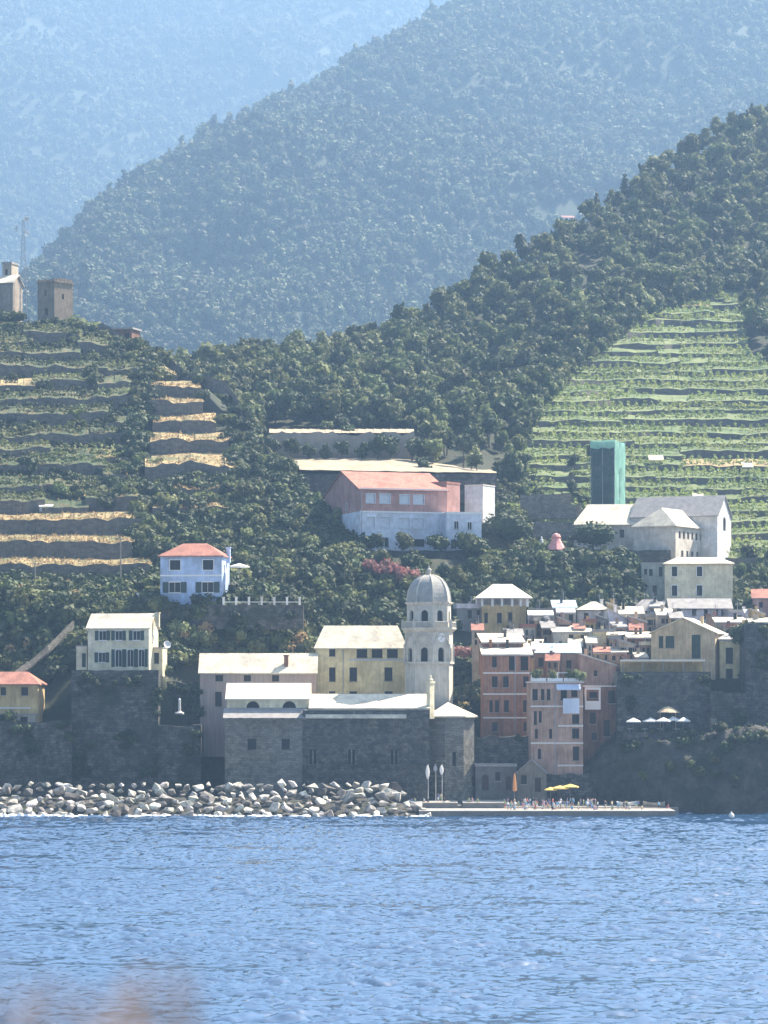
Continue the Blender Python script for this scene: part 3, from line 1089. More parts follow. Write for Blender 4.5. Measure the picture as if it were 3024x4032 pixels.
def parasol(p, r, label, m=None, h=2.4, group=None, rise=0.5):
    root = thing('parasol', label, 'parasol', p, rng.random(), group)
    b = MB()
    n = 8
    ring = [(r * math.cos(2 * math.pi * k / n), r * math.sin(2 * math.pi * k / n), h) for k in range(n)]
    for k in range(n):
        a, c = ring[k], ring[(k + 1) % n]
        b.poly([a, c, (0, 0, h + rise)])
        b.poly([(c[0] * .98, c[1] * .98, h - .03), (a[0] * .98, a[1] * .98, h - .03), (0, 0, h + rise - .05)])
        b.quad((a[0], a[1], h - .22), (c[0], c[1], h - .22), c, a)
    obj('canopy', b, m or M_canvas, root)
    b = MB()
    b.tube((0, 0, 0), (0, 0, h + rise), .04, n=6)
    obj('pole', b, M_wood, root)
    return root


def stonewall(name, label, x0, x1, y0, y1, Y, th, m, ragged=0.25, yaw=0.0, cat='wall', cap=None, seg=1.6):
    """A stone retaining wall with an uneven top."""
    s = Y / K
    W = (x1 - x0) * s / math.cos(R(yaw))
    Hh = (y1 - y0) * s
    base = P((x0 + x1) / 2, y1, Y)
    o_b = MB()
    n = max(2, int(W / seg))
    nv = max(2, int(Hh / 2.2))
    q = random.Random(int(x0 * 7 + y0))
    tops = [Hh + q.uniform(-ragged, ragged) for _ in range(n + 1)]
    grid = [[Vector((-W / 2 + W * i / n, -0.35 * (1 - j / nv) * Hh * 0.12 + q.uniform(-.12, .12), tops[i] * j / nv - (1.5 if j == 0 else 0))) for i in range(n + 1)] for j in range(nv + 1)]
    for j in range(nv):
        for i in range(n):
            o_b.quad(grid[j][i], grid[j][i + 1], grid[j + 1][i + 1], grid[j + 1][i])
    for i in range(n):
        a, c = grid[nv][i], grid[nv][i + 1]
        o_b.quad(a, c, (c.x, th, c.z), (a.x, th, a.z))
        o_b.quad((c.x, th, -1.5), (a.x, th, -1.5), (a.x, th, a.z), (c.x, th, c.z))
    for i, sg in ((0, -1), (n, 1)):
        col = [grid[j][i] for j in range(nv + 1)]
        pl = [(p.x, p.y, p.z) for p in col] + [(col[-1].x, th, col[-1].z), (col[-1].x, th, -1.5)]
        o_b.poly(pl if sg < 0 else pl[::-1])
    o = obj(name, o_b, m)
    tag(o, label, cat)
    o.location = base
    o.rotation_euler = (0, 0, R(yaw))
    if cap:
        b = MB()
        b.box((-W / 2, -.1, Hh + ragged), (W / 2, th + .1, Hh + ragged + .18))
        obj('coping', b, cap, o)
    return o

# ---------------------------------------------------------------- houses on the left
M_blue = plaster('pale_blue_plaster', (0.46, 0.58, 0.80), 0.1)
M_cream = plaster('cream_plaster', (0.80, 0.72, 0.50), 0.12)
M_yellow = plaster('pale_yellow_plaster', (0.76, 0.64, 0.36), 0.15)
M_ochre = plaster('ochre_plaster', (0.55, 0.41, 0.20), 0.2)
M_pinkgrey = mat('faded_pink_stone', (0.34, 0.255, 0.22), (0.29, 0.26, 0.235), sc=0.25, bump=0.06, bsc=3, streak=0.25)
M_salmon = plaster('salmon_plaster', (0.36, 0.19, 0.12), 0.3)
M_rose = plaster('rose_plaster', (0.47, 0.315, 0.24), 0.25)
M_brick = plaster('dark_rose_plaster', (0.25, 0.13, 0.085), 0.3)
M_pinkb = plaster('pink_plaster', (0.50, 0.28, 0.24), 0.15)
M_palewall = plaster('bluish_white_plaster', (0.68, 0.72, 0.80), 0.1)
M_beige = plaster('beige_plaster', (0.50, 0.44, 0.35), 0.2)
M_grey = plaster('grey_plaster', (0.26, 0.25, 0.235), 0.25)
M_lilac = plaster('lilac_white_plaster', (0.70, 0.67, 0.72), 0.1)
M_bandw = mat('pale_trim', (0.62, 0.58, 0.54))

house('blue_house', 'pale blue two-storey house with hipped terracotta roof on the left slope', 630, 874, 2184, 2372, 665, 9.0, M_blue, M_tile, 'hip', 2.6, 0.5, -8,
      [(668, 2205, 710, 2244, 'd'), (799, 2205, 841, 2244, 'd'), (664, 2292, 710, 2333, 's'), (795, 2292, 841, 2333, 's')],
      bands=[2266], bandm=M_frame, trim=M_frame, sh=M_green_sh, hip=4.2, rwins=[(2.5, 6.8, 1.1, 1.6, 'd'), (2.5, 2.2, 1.1, 1.8, 'd')], chim=[(880, 6, 0.8, 2150, 3.5)])
house('cream_house', 'cream two-storey house with dark green shutters and pale roof on the retaining wall', 344, 588, 2469, 2627, 641, 8.0, M_cream, M_slate, 'gable', 2.9, 0.4, -10,
      [(388, 2484, 417, 2521, 's'), (453, 2484, 481, 2521, 's'), (524, 2484, 553, 2521, 's'), (386, 2569, 414, 2608, 's'), (453, 2557, 480, 2626, 'as'), (500, 2557, 527, 2626, 'as'), (546, 2557, 570, 2626, 'as')],
      trim=M_frame, sh=M_green_sh, rwins=[(2.8, 5.4, 1.0, 1.5, 'd')], chim=[(604, 4.0, 0.8, 2410, 3.0)])
house('garden_annex', 'small cream lean-to at the left end of the green-shuttered cream house', 300, 342, 2546, 2628, 643, 4.0, M_cream, M_slate_grey, 'flat', 0, 0.1, -10, [(322, 2572, 338, 2627, 'D')], sh=M_green_sh, cat='annex')
house('garden_annex', 'low cream porch at the right end of the green-shuttered cream house', 596, 640, 2553, 2628, 643, 4.0, M_cream, M_slate_grey, 'flat', 0, 0.1, -10, [(606, 2570, 626, 2612, 'd')], cat='annex')
house('tiled_house', 'yellow house with terracotta roof cut off by the left edge', -190, 150, 2689, 2812, 636, 8.0, M_ochre, M_tile, 'hip', 2.3, 0.5, -4,
      [(-60, 2705, -36, 2737), (2, 2706, 24, 2737), (84, 2706, 112, 2738)], bands=[(2788, -190, 120)], bandm=M_bandw, hip=2.8, trim=None, ext=6)
# balcony ledge and lower storey under the yellow house
house('lower_storey', 'dim stone ground floor beneath the yellow left-edge house', -190, 140, 2815, 2850, 634.5, 4.0, M_beige, M_concrete, 'flat', 0, 0.3, -4, [(10, 2822, 40, 2848, 'o'), (80, 2822, 110, 2848, 'o')], ext=4, cat='annex')

house('grey_pink_house', 'long faded pink stone building with bright slate roof behind the church', 787, 1244, 2645, 2905, 642, 9.0, M_pinkgrey, M_slate, 'gable', 3.9, 0.35, 0,
      [(848, 2658, 878, 2683), (960, 2658, 988, 2683), (1071, 2658, 1099, 2683), (847, 2724, 873, 2782), (1180, 2720, 1205, 2770)], sh=M_brown_sh, ext=4)
b = MB()
pc = P(1127, 2640, 643.6)
b.box((-.45, -.45, -.6), (.45, .45, 3.0))
b.box((-.58, -.58, 3.0), (.58, .58, 3.3))
c = obj('chimney_stack', b, M_brick)
tag(c, 'dark chimney stack standing on the long faded pink building', 'chimney')
c.location = pc

yh = house('yellow_house', 'tall pale yellow house with loggia immediately left of the bell tower', 1243, 1598, 2546, 2760, 647, 10.0, M_yellow, M_slate, 'hip', 4.5, 0.4, 0,
           [(1296, 2553, 1320, 2584), (1296, 2628, 1321, 2683), (1376, 2628, 1406, 2683), (1514, 2628, 1545, 2681), (1296, 2722, 1320, 2745), (1376, 2722, 1406, 2745), (1514, 2722, 1546, 2745),
            (1404, 2553, 1446, 2590, 'o'), (1464, 2553, 1506, 2590, 'o'), (1524, 2553, 1566, 2590, 'o')], sh=M_brown_sh, bands=[(2598, 1376, 1598)], bandm=mat('balcony_slab', (0.42, 0.44, 0.48)),
           pipe=[(1351, 2560, 2745)], hip=1.7)

# ---------------------------------------------------------------- church
s = 622 / K
cz = 2.0
church = thing('church', 'grey stone waterfront church with long nave and bright slate roofs', 'church', Vector((0, 0, 0)))


def cX(px, Y=622):
    return (px - 1512) * Y / K


def cZ(py, Y=622):
    return EYE + (HOR - py) * Y / K


X, Z = (1, 0, 0), (0, 0, 1)
# main sea wall of the aisle, two ages of masonry
b = MB()
xl, xm, xr = cX(885), cX(1190), cX(1690)
zb, zt = 0.5, cZ(2822)
O1 = (xl, 622, zb)
nich = [(cX(975) - xl, cZ(2952) - zb, cX(1009) - xl, cZ(2862) - zb), (cX(1109) - xl, cZ(2952) - zb, cX(1141) - xl, cZ(2862) - zb)]
panel(b, O1, X, Z, xm - xl, zt - zb, nich, t=0.5)
obj('nave_wall', b, M_church, church)
for q in nich:
    bb = MB()
    lbox(bb, O1, X, Z, (q[0] - .02, q[1] + 2.2, -.55), (q[2] + .02, q[3] + .02, -.3))
    w_ = obj('blind_niche', bb, M_church, church)
    bb = MB()
    lbox(bb, O1, X, Z, (q[0] - .02, q[1] - .02, -.6), (q[2] + .02, q[1] + 2.2, -.48))
    obj('pane', bb, M_glass, w_)
b = MB()
O2 = (xm, 622, zb)
bif = []
for c0 in (1232, 1384, 1552):
    for d in (-1, 1):
        a = cX(c0 + (d * 8.5)) - xm
        bif.append((a - 0.27, cZ(3010) - zb, a + 0.27, cZ(2950) - zb, True))
panel(b, O2, X, Z, xr - xm, zt - zb, bif, t=0.5)
b.poly([(xr, 622, zb), (xr, 641, zb), (xr, 641, zt), (xr, 622, zt)])
obj('choir_wall', b, M_church_dk, church)
b = MB()
b.box((xl + .003, 622.6, zb), (xl + .5, 641, zt))
obj('end_wall', b, M_church, church)
for i in (0, 2, 4):
    bb = MB()
    lbox(bb, O2, X, Z, (bif[i][0] - .02, bif[i][1], -.6), (bif[i + 1][2] + .02, bif[i][3], -.5))
    w_ = obj('twin_window', bb, M_dark, church)
    bb = MB()
    u0, u1, v0, v1 = bif[i][0], bif[i + 1][2], bif[i][1], bif[i][3]
    for a, c in (((u0 - .16, v0), (u0 - .01, v1 - .2)), ((u1 + .01, v0), (u1 + .16, v1 - .2)), ((bif[i][2] + .02, v0), (bif[i + 1][0] - .02, v1 - .2)), ((u0 - .16, v1 + .02), (u1 + .16, v1 + .14)), ((u0 - .2, v0 - .14), (u1 + .2, v0 - .01))):
        lbox(bb, O2, X, Z, (a[0], a[1], .003), (c[0], c[1], .09))
    obj('surround', bb, M_church, w_)
# projecting plinth of the choir
b = MB()
b.box((cX(1205), 620.9, 0.3), (xr - .2, 621.98, cZ(3016)))
for k in range(14):
    a = cX(1205) + k * (xr - cX(1205)) / 14
    b.box((a, 620.75, cZ(3016) + .003), (a + (xr - cX(1205)) / 14 - .08, 621.98, cZ(3016) + .28))
obj('plinth', b, M_church_dk, church)
# left: clerestory with its two lunettes, lean-to aisle roof, upper roof
yc = 625.2
sc_ = yc / K
x0c, x1c = cX(893, yc), cX(1218, yc)
z0c, z1c = cZ(2815, yc), cZ(2750, yc)
b = MB()
lun = [(cX(970, yc) - x0c, cZ(2792, yc) - z0c, cX(1022, yc) - x0c, cZ(2761, yc) - z0c, True), (cX(1112, yc) - x0c, cZ(2792, yc) - z0c, cX(1166, yc) - x0c, cZ(2761, yc) - z0c, True)]
panel(b, (x0c, yc, z0c), X, Z, x1c - x0c, z1c - z0c, lun, t=0.4)
zr = cZ(2698, yc) + .45
b.poly([(x1c, yc, z0c), (x1c, yc + 11, z0c), (x1c, yc + 11, z1c), (x1c, yc + 5.5, zr - .1), (x1c, yc, z1c)])
b.poly([(x0c, yc + 11, z0c), (x0c, yc, z0c), (x0c, yc, z1c), (x0c, yc + 5.5, zr - .1), (x0c, yc + 11, z1c)])
obj('clerestory', b, M_cream, church)
for q in lun:
    bb = MB()
    lbox(bb, (x0c, yc, z0c), X, Z, (q[0], q[1], -.45), (q[2], q[3], -.4))
    obj('lunette', bb, M_dark, church)


def slab(pts, th):
    b = MB()
    lo = [(p[0], p[1], p[2] - th) for p in pts]
    b.poly(pts)
    b.poly(lo[::-1])
    for i in range(len(pts)):
        j = (i + 1) % len(pts)
        b.quad(lo[i], lo[j], pts[j], pts[i])
    return b


b = slab([(x0c - .3, yc - .5, z1c - .05), (x1c + .25, yc - .5, z1c - .05), (x1c + .25, yc + 5.5, zr), (x0c - .3, yc + 5.5, zr)], .25)
b2 = slab([(x1c + .25, yc + 11.5, z1c - .05), (x0c - .3, yc + 11.5, z1c - .05), (x0c - .3, yc + 5.51, zr), (x1c + .25, yc + 5.51, zr)], .25)
n0 = len(b.v)
b.v += b2.v
b.f += [tuple(i + n0 for i in f) for f in b2.f]
b.m += b2.m
obj('roof', b, M_slate_white, church)
b = slab([(xl - .35, 621.5, zt - .25), (xm + .9, 621.5, zt - .25), (xm + .9, yc - .003, cZ(2787, yc)), (xl - .35, yc - .003, cZ(2787, yc))], .3)
obj('aisle_roof', b, M_slate_grey, church)
b = MB()
for k in range(16):
    a = xl - .35 + k * (xm + .9 - xl + .35) / 16
    b.box((a, 621.25, zt - .62), (a + .93, 621.6, zt - .27 + .05 * (k % 2)))
obj('cornice', b, M_church, church)
# right: broad nave roof and its lower lip
xa, xb = cX(1215), cX(1692)
ze = cZ(2790, 623) + .1
b = slab([(xa, 623.0, ze), (xb, 623.0, ze), (xb, 631, cZ(2738, 631) + .3), (xa, 631, cZ(2738, 631) + .3)], .3)
b2 = slab([(xb, 640, ze + 1), (xa, 640, ze + 1), (xa, 631.01, cZ(2738, 631) + .3), (xb, 631.01, cZ(2738, 631) + .3)], .3)
n0 = len(b.v)
b.v += b2.v
b.f += [tuple(i + n0 for i in f) for f in b2.f]
b.m += b2.m
obj('nave_roof', b, M_slate, church)
b = slab([(xa - .6, 621.4, zt - .1), (cX(1600), 621.4, zt - .1), (cX(1600), 622.98, ze - .35), (xa - .6, 622.98, ze - .35)], .25)
obj('eaves_roof', b, M_slate, church)
b = MB()
b.box((xm + .02, 622.02, zt - .3), (xr, 623.4, ze - .4))
obj('eaves_wall', b, M_church_dk, church)
# gable pier at the east end, lit on its right side
b = MB()
gx0, gx1 = cX(1686, 625), cX(1704, 625)
gt = cZ(2690, 625)
b.box((-.8, -.45, cZ(2830, 625)), (.7, .45, gt))
b.box((-.95, -.6, gt), (.85, .6, gt + .4))
b.lathe([(.5, gt + .45), (.55, gt + .75), (.2, gt + 1.05), (.28, gt + 1.35), (.05, gt + 1.75)], 8)
gp = obj('gable_pier', b, M_cream, church)
gp.location = ((gx0 + gx1) / 2, 624.6, 0)
gp.rotation_euler = (0, 0, R(52))
# apse: half octagon under a fanned roof
ac = Vector((cX(1772, 629), 629.5, 0))
ar = 5.1
za = cZ(2818, 626)
ring = [Vector((ac.x + ar * math.cos(a), ac.y + ar * math.sin(a), 0)) for a in [R(-150 + 45 * k) + R(2) for k in range(5)]]
b = MB()
ahole = None
for i in range(4):
    p, q = ring[i], ring[i + 1]
    U = (q - p).normalized()
    Wd = (q - p).length
    hs = [(Wd * .4, 9.0, Wd * .6, 12.0, True)] if i == 1 else []
    panel(b, (p.x, p.y, 0.3), U, Z, Wd, za - .3, hs, t=.4)
    if hs:
        ahole = (p, U, hs[0])
b.poly([(ring[4].x, ring[4].y, .3), (ring[4].x, 640, .3), (ring[4].x, 640, za), (ring[4].x, ring[4].y, za)])
obj('apse_wall', b, M_church, church)
bb = MB()
p, U, h = ahole
lbox(bb, (p.x, p.y, 0.3), U, Z, (h[0], h[1], -.5), (h[2], h[3], -.4))
obj('apse_window', bb, M_glass, church)
b = MB()
apex = (ac.x - .3, ac.y + 5.5, cZ(2765, 634))
o2 = [Vector((ac.x + (ar + .75) * math.cos(a), ac.y + (ar + .75) * math.sin(a), za - .05)) for a in [R(-150 + 45 * k) + R(2) for k in range(5)]]
o2.append(Vector((o2[-1].x, 640, za - .05)))
for i in range(5):
    p, q = o2[i], o2[i + 1]
    b.poly([p, q, apex])
    b.quad((p.x, p.y, p.z - .3), (q.x, q.y, q.z - .3), q, p)
    b.poly([(q.x, q.y, q.z - .3), (p.x, p.y, p.z - .3), (ac.x, ac.y + 3, za - .35)])
obj('apse_roof', b, M_slate, church)
b = MB()
for i in range(4):
    p, q = ring[i], ring[i + 1]
    U = (q - p).normalized()
    lbox(b, (p.x, p.y, .3), U, Z, (0, za - 1.1, .003), ((q - p).length, za - .75, .25))
obj('apse_cornice', b, M_church, church)

# ---------------------------------------------------------------- bell tower
ty = 641.0
ts = ty / K
tower = thing('bell_tower', 'tall octagonal pale bell tower with balustrade, ribbed dome and lantern', 'bell tower', Vector((cX(1689, ty), ty, 0)), R(-13))


def tz(py):
    return EYE + (HOR - py) * (ty - 4.5) / K


def octo(b, ap, z0, z1, holes=None, t=.5):
    """Eight wall faces with apothem ap; holes[k] are openings of face k (0 faces the sea)."""
    Rr = ap / math.cos(math.pi / 8)
    side = 2 * ap * math.tan(math.pi / 8)
    for k in range(8):
        a = R(-90 - 22.5 + 45 * k)
        p = Vector((Rr * math.cos(a), Rr * math.sin(a), z0))
        a2 = a + R(45)
        q = Vector((Rr * math.cos(a2), Rr * math.sin(a2), z0))
        panel(b, p, (q - p).normalized(), Z, side, z1 - z0, (holes or {}).get(k, []), t)


def octring(b, ap, z0, z1, ap2=None):
    r0 = ap / math.cos(math.pi / 8)
    r1 = (ap2 or ap) / math.cos(math.pi / 8)
    b.lathe([(r0, z0), (r1, z1)], 8, (0, 0, 0), R(22.5))


ap = 4.75
side = 2 * ap * math.tan(math.pi / 8)
zA, zB, zC, zD, zE = 2.0, tz(2609), tz(2470), tz(2374), tz(2265)
b = MB()
octo(b, ap, zA, zB)
obj('shaft', b, M_tower, tower)
b = MB()
octring(b, ap + .28, zB - .25, zB + .2)
obj('string_course', b, M_tower, tower)
win = [(side / 2 - .75, tz(2607) - zB, side / 2 + .75, tz(2549) - zB, True)]
b = MB()
octo(b, ap - .02, zB + .2, zC, {k: [(h[0], h[1] - .1, h[2], h[3] - .2, True) for h in win] for k in (0, 1, 2, 7)})
obj('middle_storey', b, M_tower, tower)
b = MB()
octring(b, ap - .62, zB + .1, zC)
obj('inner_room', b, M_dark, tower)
for k in range(8):          # corner pilasters and swelling gable mouldings
    b = MB()
    a = R(-90 - 22.5 + 45 * k)
    rr = ap / math.cos(math.pi / 8)
    b.tube((rr * math.cos(a), rr * math.sin(a), zB + .2), (rr * math.cos(a), rr * math.sin(a), tz(2535)), .33, .3, 6)
    obj('pilaster', b, M_tower, tower)
for k in (0, 1, 7):
    a = R(-90 + 45 * k)
    n = Vector((math.cos(a), math.sin(a), 0))
    u = Vector((-n.y, n.x, 0))
    bb = MB()
    prev = None
    for j in range(9):
        an = math.pi * j / 8
        c = n * (ap + .05) + u * (1.75 * math.cos(an)) + Vector((0, 0, tz(2540) + 2.0 * math.sin(an)))
        if prev is not None:
            bb.tube(prev, c, .2, n=5)
        prev = c
    obj('arched_moulding', bb, M_tower, tower)
# clock on the right-hand face
a = R(-45)
n = Vector((math.cos(a), math.sin(a), 0))
c = n * ap + Vector((0, 0, tz(2511)))
bb = MB()
bb.tube(c, c + n * .14, .95, n=20)
ck = obj('clock_face', bb, M_white, tower)
u = Vector((-n.y, n.x, 0))
for ang, ln in ((.9, .75), (3.6, .5)):
    bb = MB()
    bb.tube(c + n * .17, c + n * .17 + (u * math.sin(ang) + Vector((0, 0, math.cos(ang)))) * ln, .045, n=5)
    obj('clock_hand', bb, M_dark, ck)
# cornice and balustrade
b = MB()
octring(b, ap + .1, zC - .9, zC - .3, ap + .7)
octring(b, ap + .7, zC - .3, zC)
obj('cornice', b, M_tower, tower)
b = MB()
rr = (ap + .45) / math.cos(math.pi / 8)
zt2 = zC + 1.25
for k in range(8):
    a0, a1 = R(-112.5 + 45 * k), R(-67.5 + 45 * k)
    p = Vector((rr * math.cos(a0), rr * math.sin(a0), zC))
    q = Vector((rr * math.cos(a1), rr * math.sin(a1), zC))
    b.tube(p, p + Vector((0, 0, 1.7)), .28, .24, 6)
    for j in range(1, 10):
        c = p.lerp(q, j / 10)
        b.tube(c, c + Vector((0, 0, 1.1)), .10, n=5)
    d = (q - p).normalized()
    b.tube(p + Vector((0, 0, 1.15)), q + Vector((0, 0, 1.15)), .15, n=4)
obj('balustrade', b, M_tower, tower)
apb = 4.35
sb = 2 * apb * math.tan(math.pi / 8)
b = MB()
octo(b, apb, zC, zD, {k: [(sb / 2 - .72, tz(2446) - zC, sb / 2 + .72, tz(2402) - zC, True)] for k in range(8)})
obj('belfry', b, M_tower, tower)
b = MB()
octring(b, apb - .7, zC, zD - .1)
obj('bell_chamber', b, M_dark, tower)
b = MB()
octring(b, apb + .05, zD - .35, zD + .05, apb + .38)
octring(b, apb + .38, zD + .05, zD + .25)
obj('belfry_cornice', b, M_tower, tower)
b = MB()
prof = []
for j in range(11):
    t_ = j / 10
    ang = t_ * math.pi / 2
    prof.append((max(.35, (apb - .02) / math.cos(math.pi / 8) * math.cos(ang) ** .85), zD + .25 + (zE - zD) * math.sin(ang) ** .95))
b.lathe(prof, 8, (0, 0, 0), R(22.5))
dm = obj('dome', b, M_dome, tower)
for k in range(8):
    a = R(22.5 + 45 * k)
    bb = MB()
    for (r0, z0), (r1, z1) in zip(prof, prof[1:]):
        bb.tube((r0 * math.cos(a), r0 * math.sin(a), z0), (r1 * math.cos(a), r1 * math.sin(a), z1), .14, n=5, cap=False)
    obj('rib', bb, M_tower, dm)
b = MB()
b.lathe([(.62, zE), (.62, zE + .3), (.42, zE + .35), (.42, zE + 1.15), (.6, zE + 1.2), (.45, zE + 1.5), (.12, zE + 1.75), (.16, zE + 1.95), (.03, zE + 2.3)], 8)
obj('lantern', b, M_tower, tower)

# ---------------------------------------------------------------- red and rose houses right of the tower
house('red_house', 'tall salmon red house with stacked windows just right of the bell tower', 1903, 2092, 2578, 2920, 643, 9, M_salmon, M_slate, 'shed', 2.2, 0.4, 2,
      [(1938, 2585, 1956, 2628), (2004, 2585, 2026, 2640, 'o'), (2050, 2585, 2080, 2640, 'o'), (1937, 2663, 1959, 2706), (1981, 2663, 2003, 2706), (2060, 2663, 2082, 2706), (1927, 2757, 1940, 2804), (1949, 2757, 1965, 2804),
       (1985, 2757, 2003, 2804), (2060, 2757, 2082, 2804), (1938, 2844, 1958, 2880), (2062, 2844, 2082, 2880)], sh=M_brown_sh, bands=[2650, 2733, 2826], bandm=M_bandw, pipe=[(2028, 2580, 2900)], ext=6)
house('red_attic', 'set-back salmon attic storey with bright roof above the tall red house', 1902, 2062, 2530, 2600, 649, 7, M_salmon, M_slate, 'shed', 1.8, 0.4, 6, [(1990, 2545, 2010, 2570)], cat='house')
house('rose_house', 'rose pink terrace house with four storeys above the harbour square', 2090, 2296, 2688, 3062, 629, 9, M_rose, M_bandw, 'flat', 0.0, 0.2, 3,
      [(2096, 2713, 2117, 2757), (2130, 2713, 2143, 2757), (2153, 2713, 2167, 2757), (2208, 2712, 2232, 2757, 'o'), (2250, 2712, 2274, 2745, 'o'), (2102, 2800, 2114, 2855), (2121, 2800, 2133, 2845), (2253, 2813, 2281, 2850),
       (2106, 2870, 2118, 2908), (2162, 2870, 2174, 2908), (2253, 2868, 2281, 2908), (2118, 2948, 2130, 2988), (2256, 2940, 2281, 2995)], sh=M_brown_sh,
      bands=[2781, (2858, 2198, 2296), 2926, (3014, 2196, 2296)], bandm=M_bandw, pipe=[(2186, 2700, 3050)], ext=4)
house('dark_rose_house', 'dark brick red house squeezed between the rose house and the bastion', 2297, 2432, 2704, 3040, 635, 8, M_brick, M_bandw, 'flat', 0, 0.15, 6,
      [(2320, 2725, 2352, 2748, 'o'), (2395, 2720, 2424, 2770), (2322, 2806, 2346, 2850), (2330, 2885, 2350, 2915), (2378, 2835, 2402, 2900)], sh=M_brown_sh, ext=5)
b = MB()
bx = P(2333, 2794, 633)
s = 633 / K
for (a, c, d, e) in ((2302, 2308, 2707, 2794), (2358, 2364, 2707, 2794)):
    b.box(((a - 2333) * s, -.8, (2794 - e) * s), ((c - 2333) * s, 0.6, (2794 - d) * s))
b.box(((2302 - 2333) * s, -.85, (2794 - 2716) * s), ((2364 - 2333) * s, .6, (2794 - 2706) * s))
b.box(((2302 - 2333) * s, -.87, 0), ((2364 - 2333) * s, .6, (2794 - 2760) * s))
o = obj('balcony_box', b, M_bandw)
tag(o, 'white framed balcony box on the dark brick red house', 'balcony')
o.location = bx
# roof terrace of the rose house
s = 629 / K
rt = thing('roof_terrace', 'white roof terrace railing with planters on the rose house', 'terrace', P(2193, 2684, 628.8), R(3))
for (a, c) in ((2090, 2150), (2156, 2216), (2222, 2290)):
    b = MB()
    b.box(((a - 2193) * s, 0, .1), ((c - 2193) * s, .6, .75))
    obj('planter', b, M_frame, rt)
for a in (2092, 2196, 2288):
    b = MB()
    b.box(((a - 2193) * s - .1, -.02, .1), ((a - 2193) * s + .1, .2, 2.0))
    obj('post', b, M_frame, rt)
b = MB()
b.box(((2196 - 2193) * s, -.03, 1.75), ((2290 - 2193) * s, .1, 1.9))
obj('rail', b, M_frame, rt)
for k, px in enumerate((2118, 2170, 2250, 2278)):
    shrub('shrubpale' if k % 2 else 'shrub', P(px, 2672, 629.3), 1.1, ['low green potted shrub at the left end of the rose house roof terrace', 'pale potted shrub second from the left on the roof terrace', 'green potted shrub right of the middle terrace post', 'pale potted shrub at the right end of the roof terrace'][k])
awning('awning', 'pale blue-white awning on the top floor of the rose house', 2192, 2286, 2694, 2712, 628.6, 1.2, mat('pale_blue_canvas', (0.62, 0.68, 0.80), transl=.2), posts=False)
b = MB()
n = 8
s = 627 / K
for k in range(n):
    a, c = (-32 + 64 * k / n) * s, (-32 + 64 * (k + 1) / n) * s
    ya, yc2 = .12 * math.sin(k * 1.9), .12 * math.sin((k + 1) * 1.9)
    b.quad((a, ya, -3.1), (c, yc2, -3.1), (c, yc2 * .3, 0), (a, ya * .3, 0))
    b.quad((c, yc2 + .02, -3.1), (a, ya + .02, -3.1), (a, ya * .3 + .02, 0), (c, yc2 * .3 + .02, 0))
o = obj('hanging_sheet', b, mat('laundry', (0.60, 0.66, 0.76), transl=.2))
tag(o, 'pale bedsheet hung out to dry on the rose house', 'laundry')
o.location = P(2249, 2750, 627.6)

# ---------------------------------------------------------------- cluster behind
house('ochre_house', 'ochre house with white loggia and pale hipped roof right of the dome', 1898, 2072, 2392, 2500, 682, 10, M_ochre, M_ochre, 'flat', 0, 0.05, 2,
      [(1907, 2413, 1921, 2453), (1957, 2413, 1976, 2453), (2001, 2411, 2017, 2450)], sh=M_brown_sh, ext=8)
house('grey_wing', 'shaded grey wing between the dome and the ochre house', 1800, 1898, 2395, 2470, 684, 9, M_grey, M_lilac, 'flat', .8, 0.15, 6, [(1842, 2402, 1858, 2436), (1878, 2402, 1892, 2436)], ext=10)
lg = thing('loggia', 'white roofed loggia on top of the ochre house', 'loggia', P(1985, 2392, 682), R(2))
s = 682 / K
b = gable_roof(206 * s, 9.5, 44 * s, 2.9, .5, hip=4.2)
obj('roof', b, M_slate_white, lg)
b = MB()
b.box((-103 * s, 3.2, 0.26), (103 * s, 9, 44 * s - .3))
obj('back_wall', b, M_lilac, lg)
for a in (-86, -46, -8, 32, 66, 92):
    b = MB()
    b.box((a * s - .25, .1, .26), (a * s + .25, .6, 44 * s - .25))
    obj('post', b, M_frame, lg)
b = MB()
b.box((-86 * s, .15, .27), (92 * s, .35, .6))
obj('parapet', b, M_ochre, lg)
house('white_house', 'small white house with pale hipped roof and tall dark door amid the rooftops', 2272, 2395, 2398, 2480, 684, 7, M_white, M_slate, 'hip', 1.7, .4, -8, [(2299, 2413, 2317, 2437), (2358, 2416, 2376, 2474, 'D')], sh=M_brown_sh, hip=3, ext=8)
house('beige_house', 'beige house with twin windows under a white awning left of the white house', 2084, 2178, 2440, 2560, 676, 7, M_beige, M_slate_grey, 'flat', .7, .1, 0, [(2094, 2491, 2113, 2528), (2133, 2491, 2151, 2528)], sh=M_brown_sh, ext=9)
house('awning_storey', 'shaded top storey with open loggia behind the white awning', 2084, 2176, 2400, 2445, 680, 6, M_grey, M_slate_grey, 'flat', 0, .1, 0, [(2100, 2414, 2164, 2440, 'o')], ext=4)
awning('awning', 'white awning over the open loggia of the beige house', 2078, 2180, 2402, 2420, 678, 2.6)
house('blue_roof_house', 'little house with pale bluish roof beside the white house', 2180, 2268, 2394, 2480, 682, 7, M_beige, mat('bluish_sheet_roof', (0.5, 0.58, 0.68), (0.42, 0.5, 0.6), sc=1), 'shed', 1.7, .3, 0, [(2200, 2420, 2216, 2450), (2240, 2420, 2256, 2450)], ext=8)
awning('awning', 'white awning on the little house with the bluish roof', 2190, 2266, 2394, 2410, 680, 1.6)
house('tan_house', 'tan house with small dark windows in the middle of the rooftops', 2180, 2332, 2490, 2610, 666, 8, M_beige, M_slate, 'shed', 1.4, .3, 3, [(2240, 2498, 2258, 2520), (2285, 2500, 2300, 2524), (2210, 2545, 2226, 2572)], sh=M_brown_sh, ext=8)
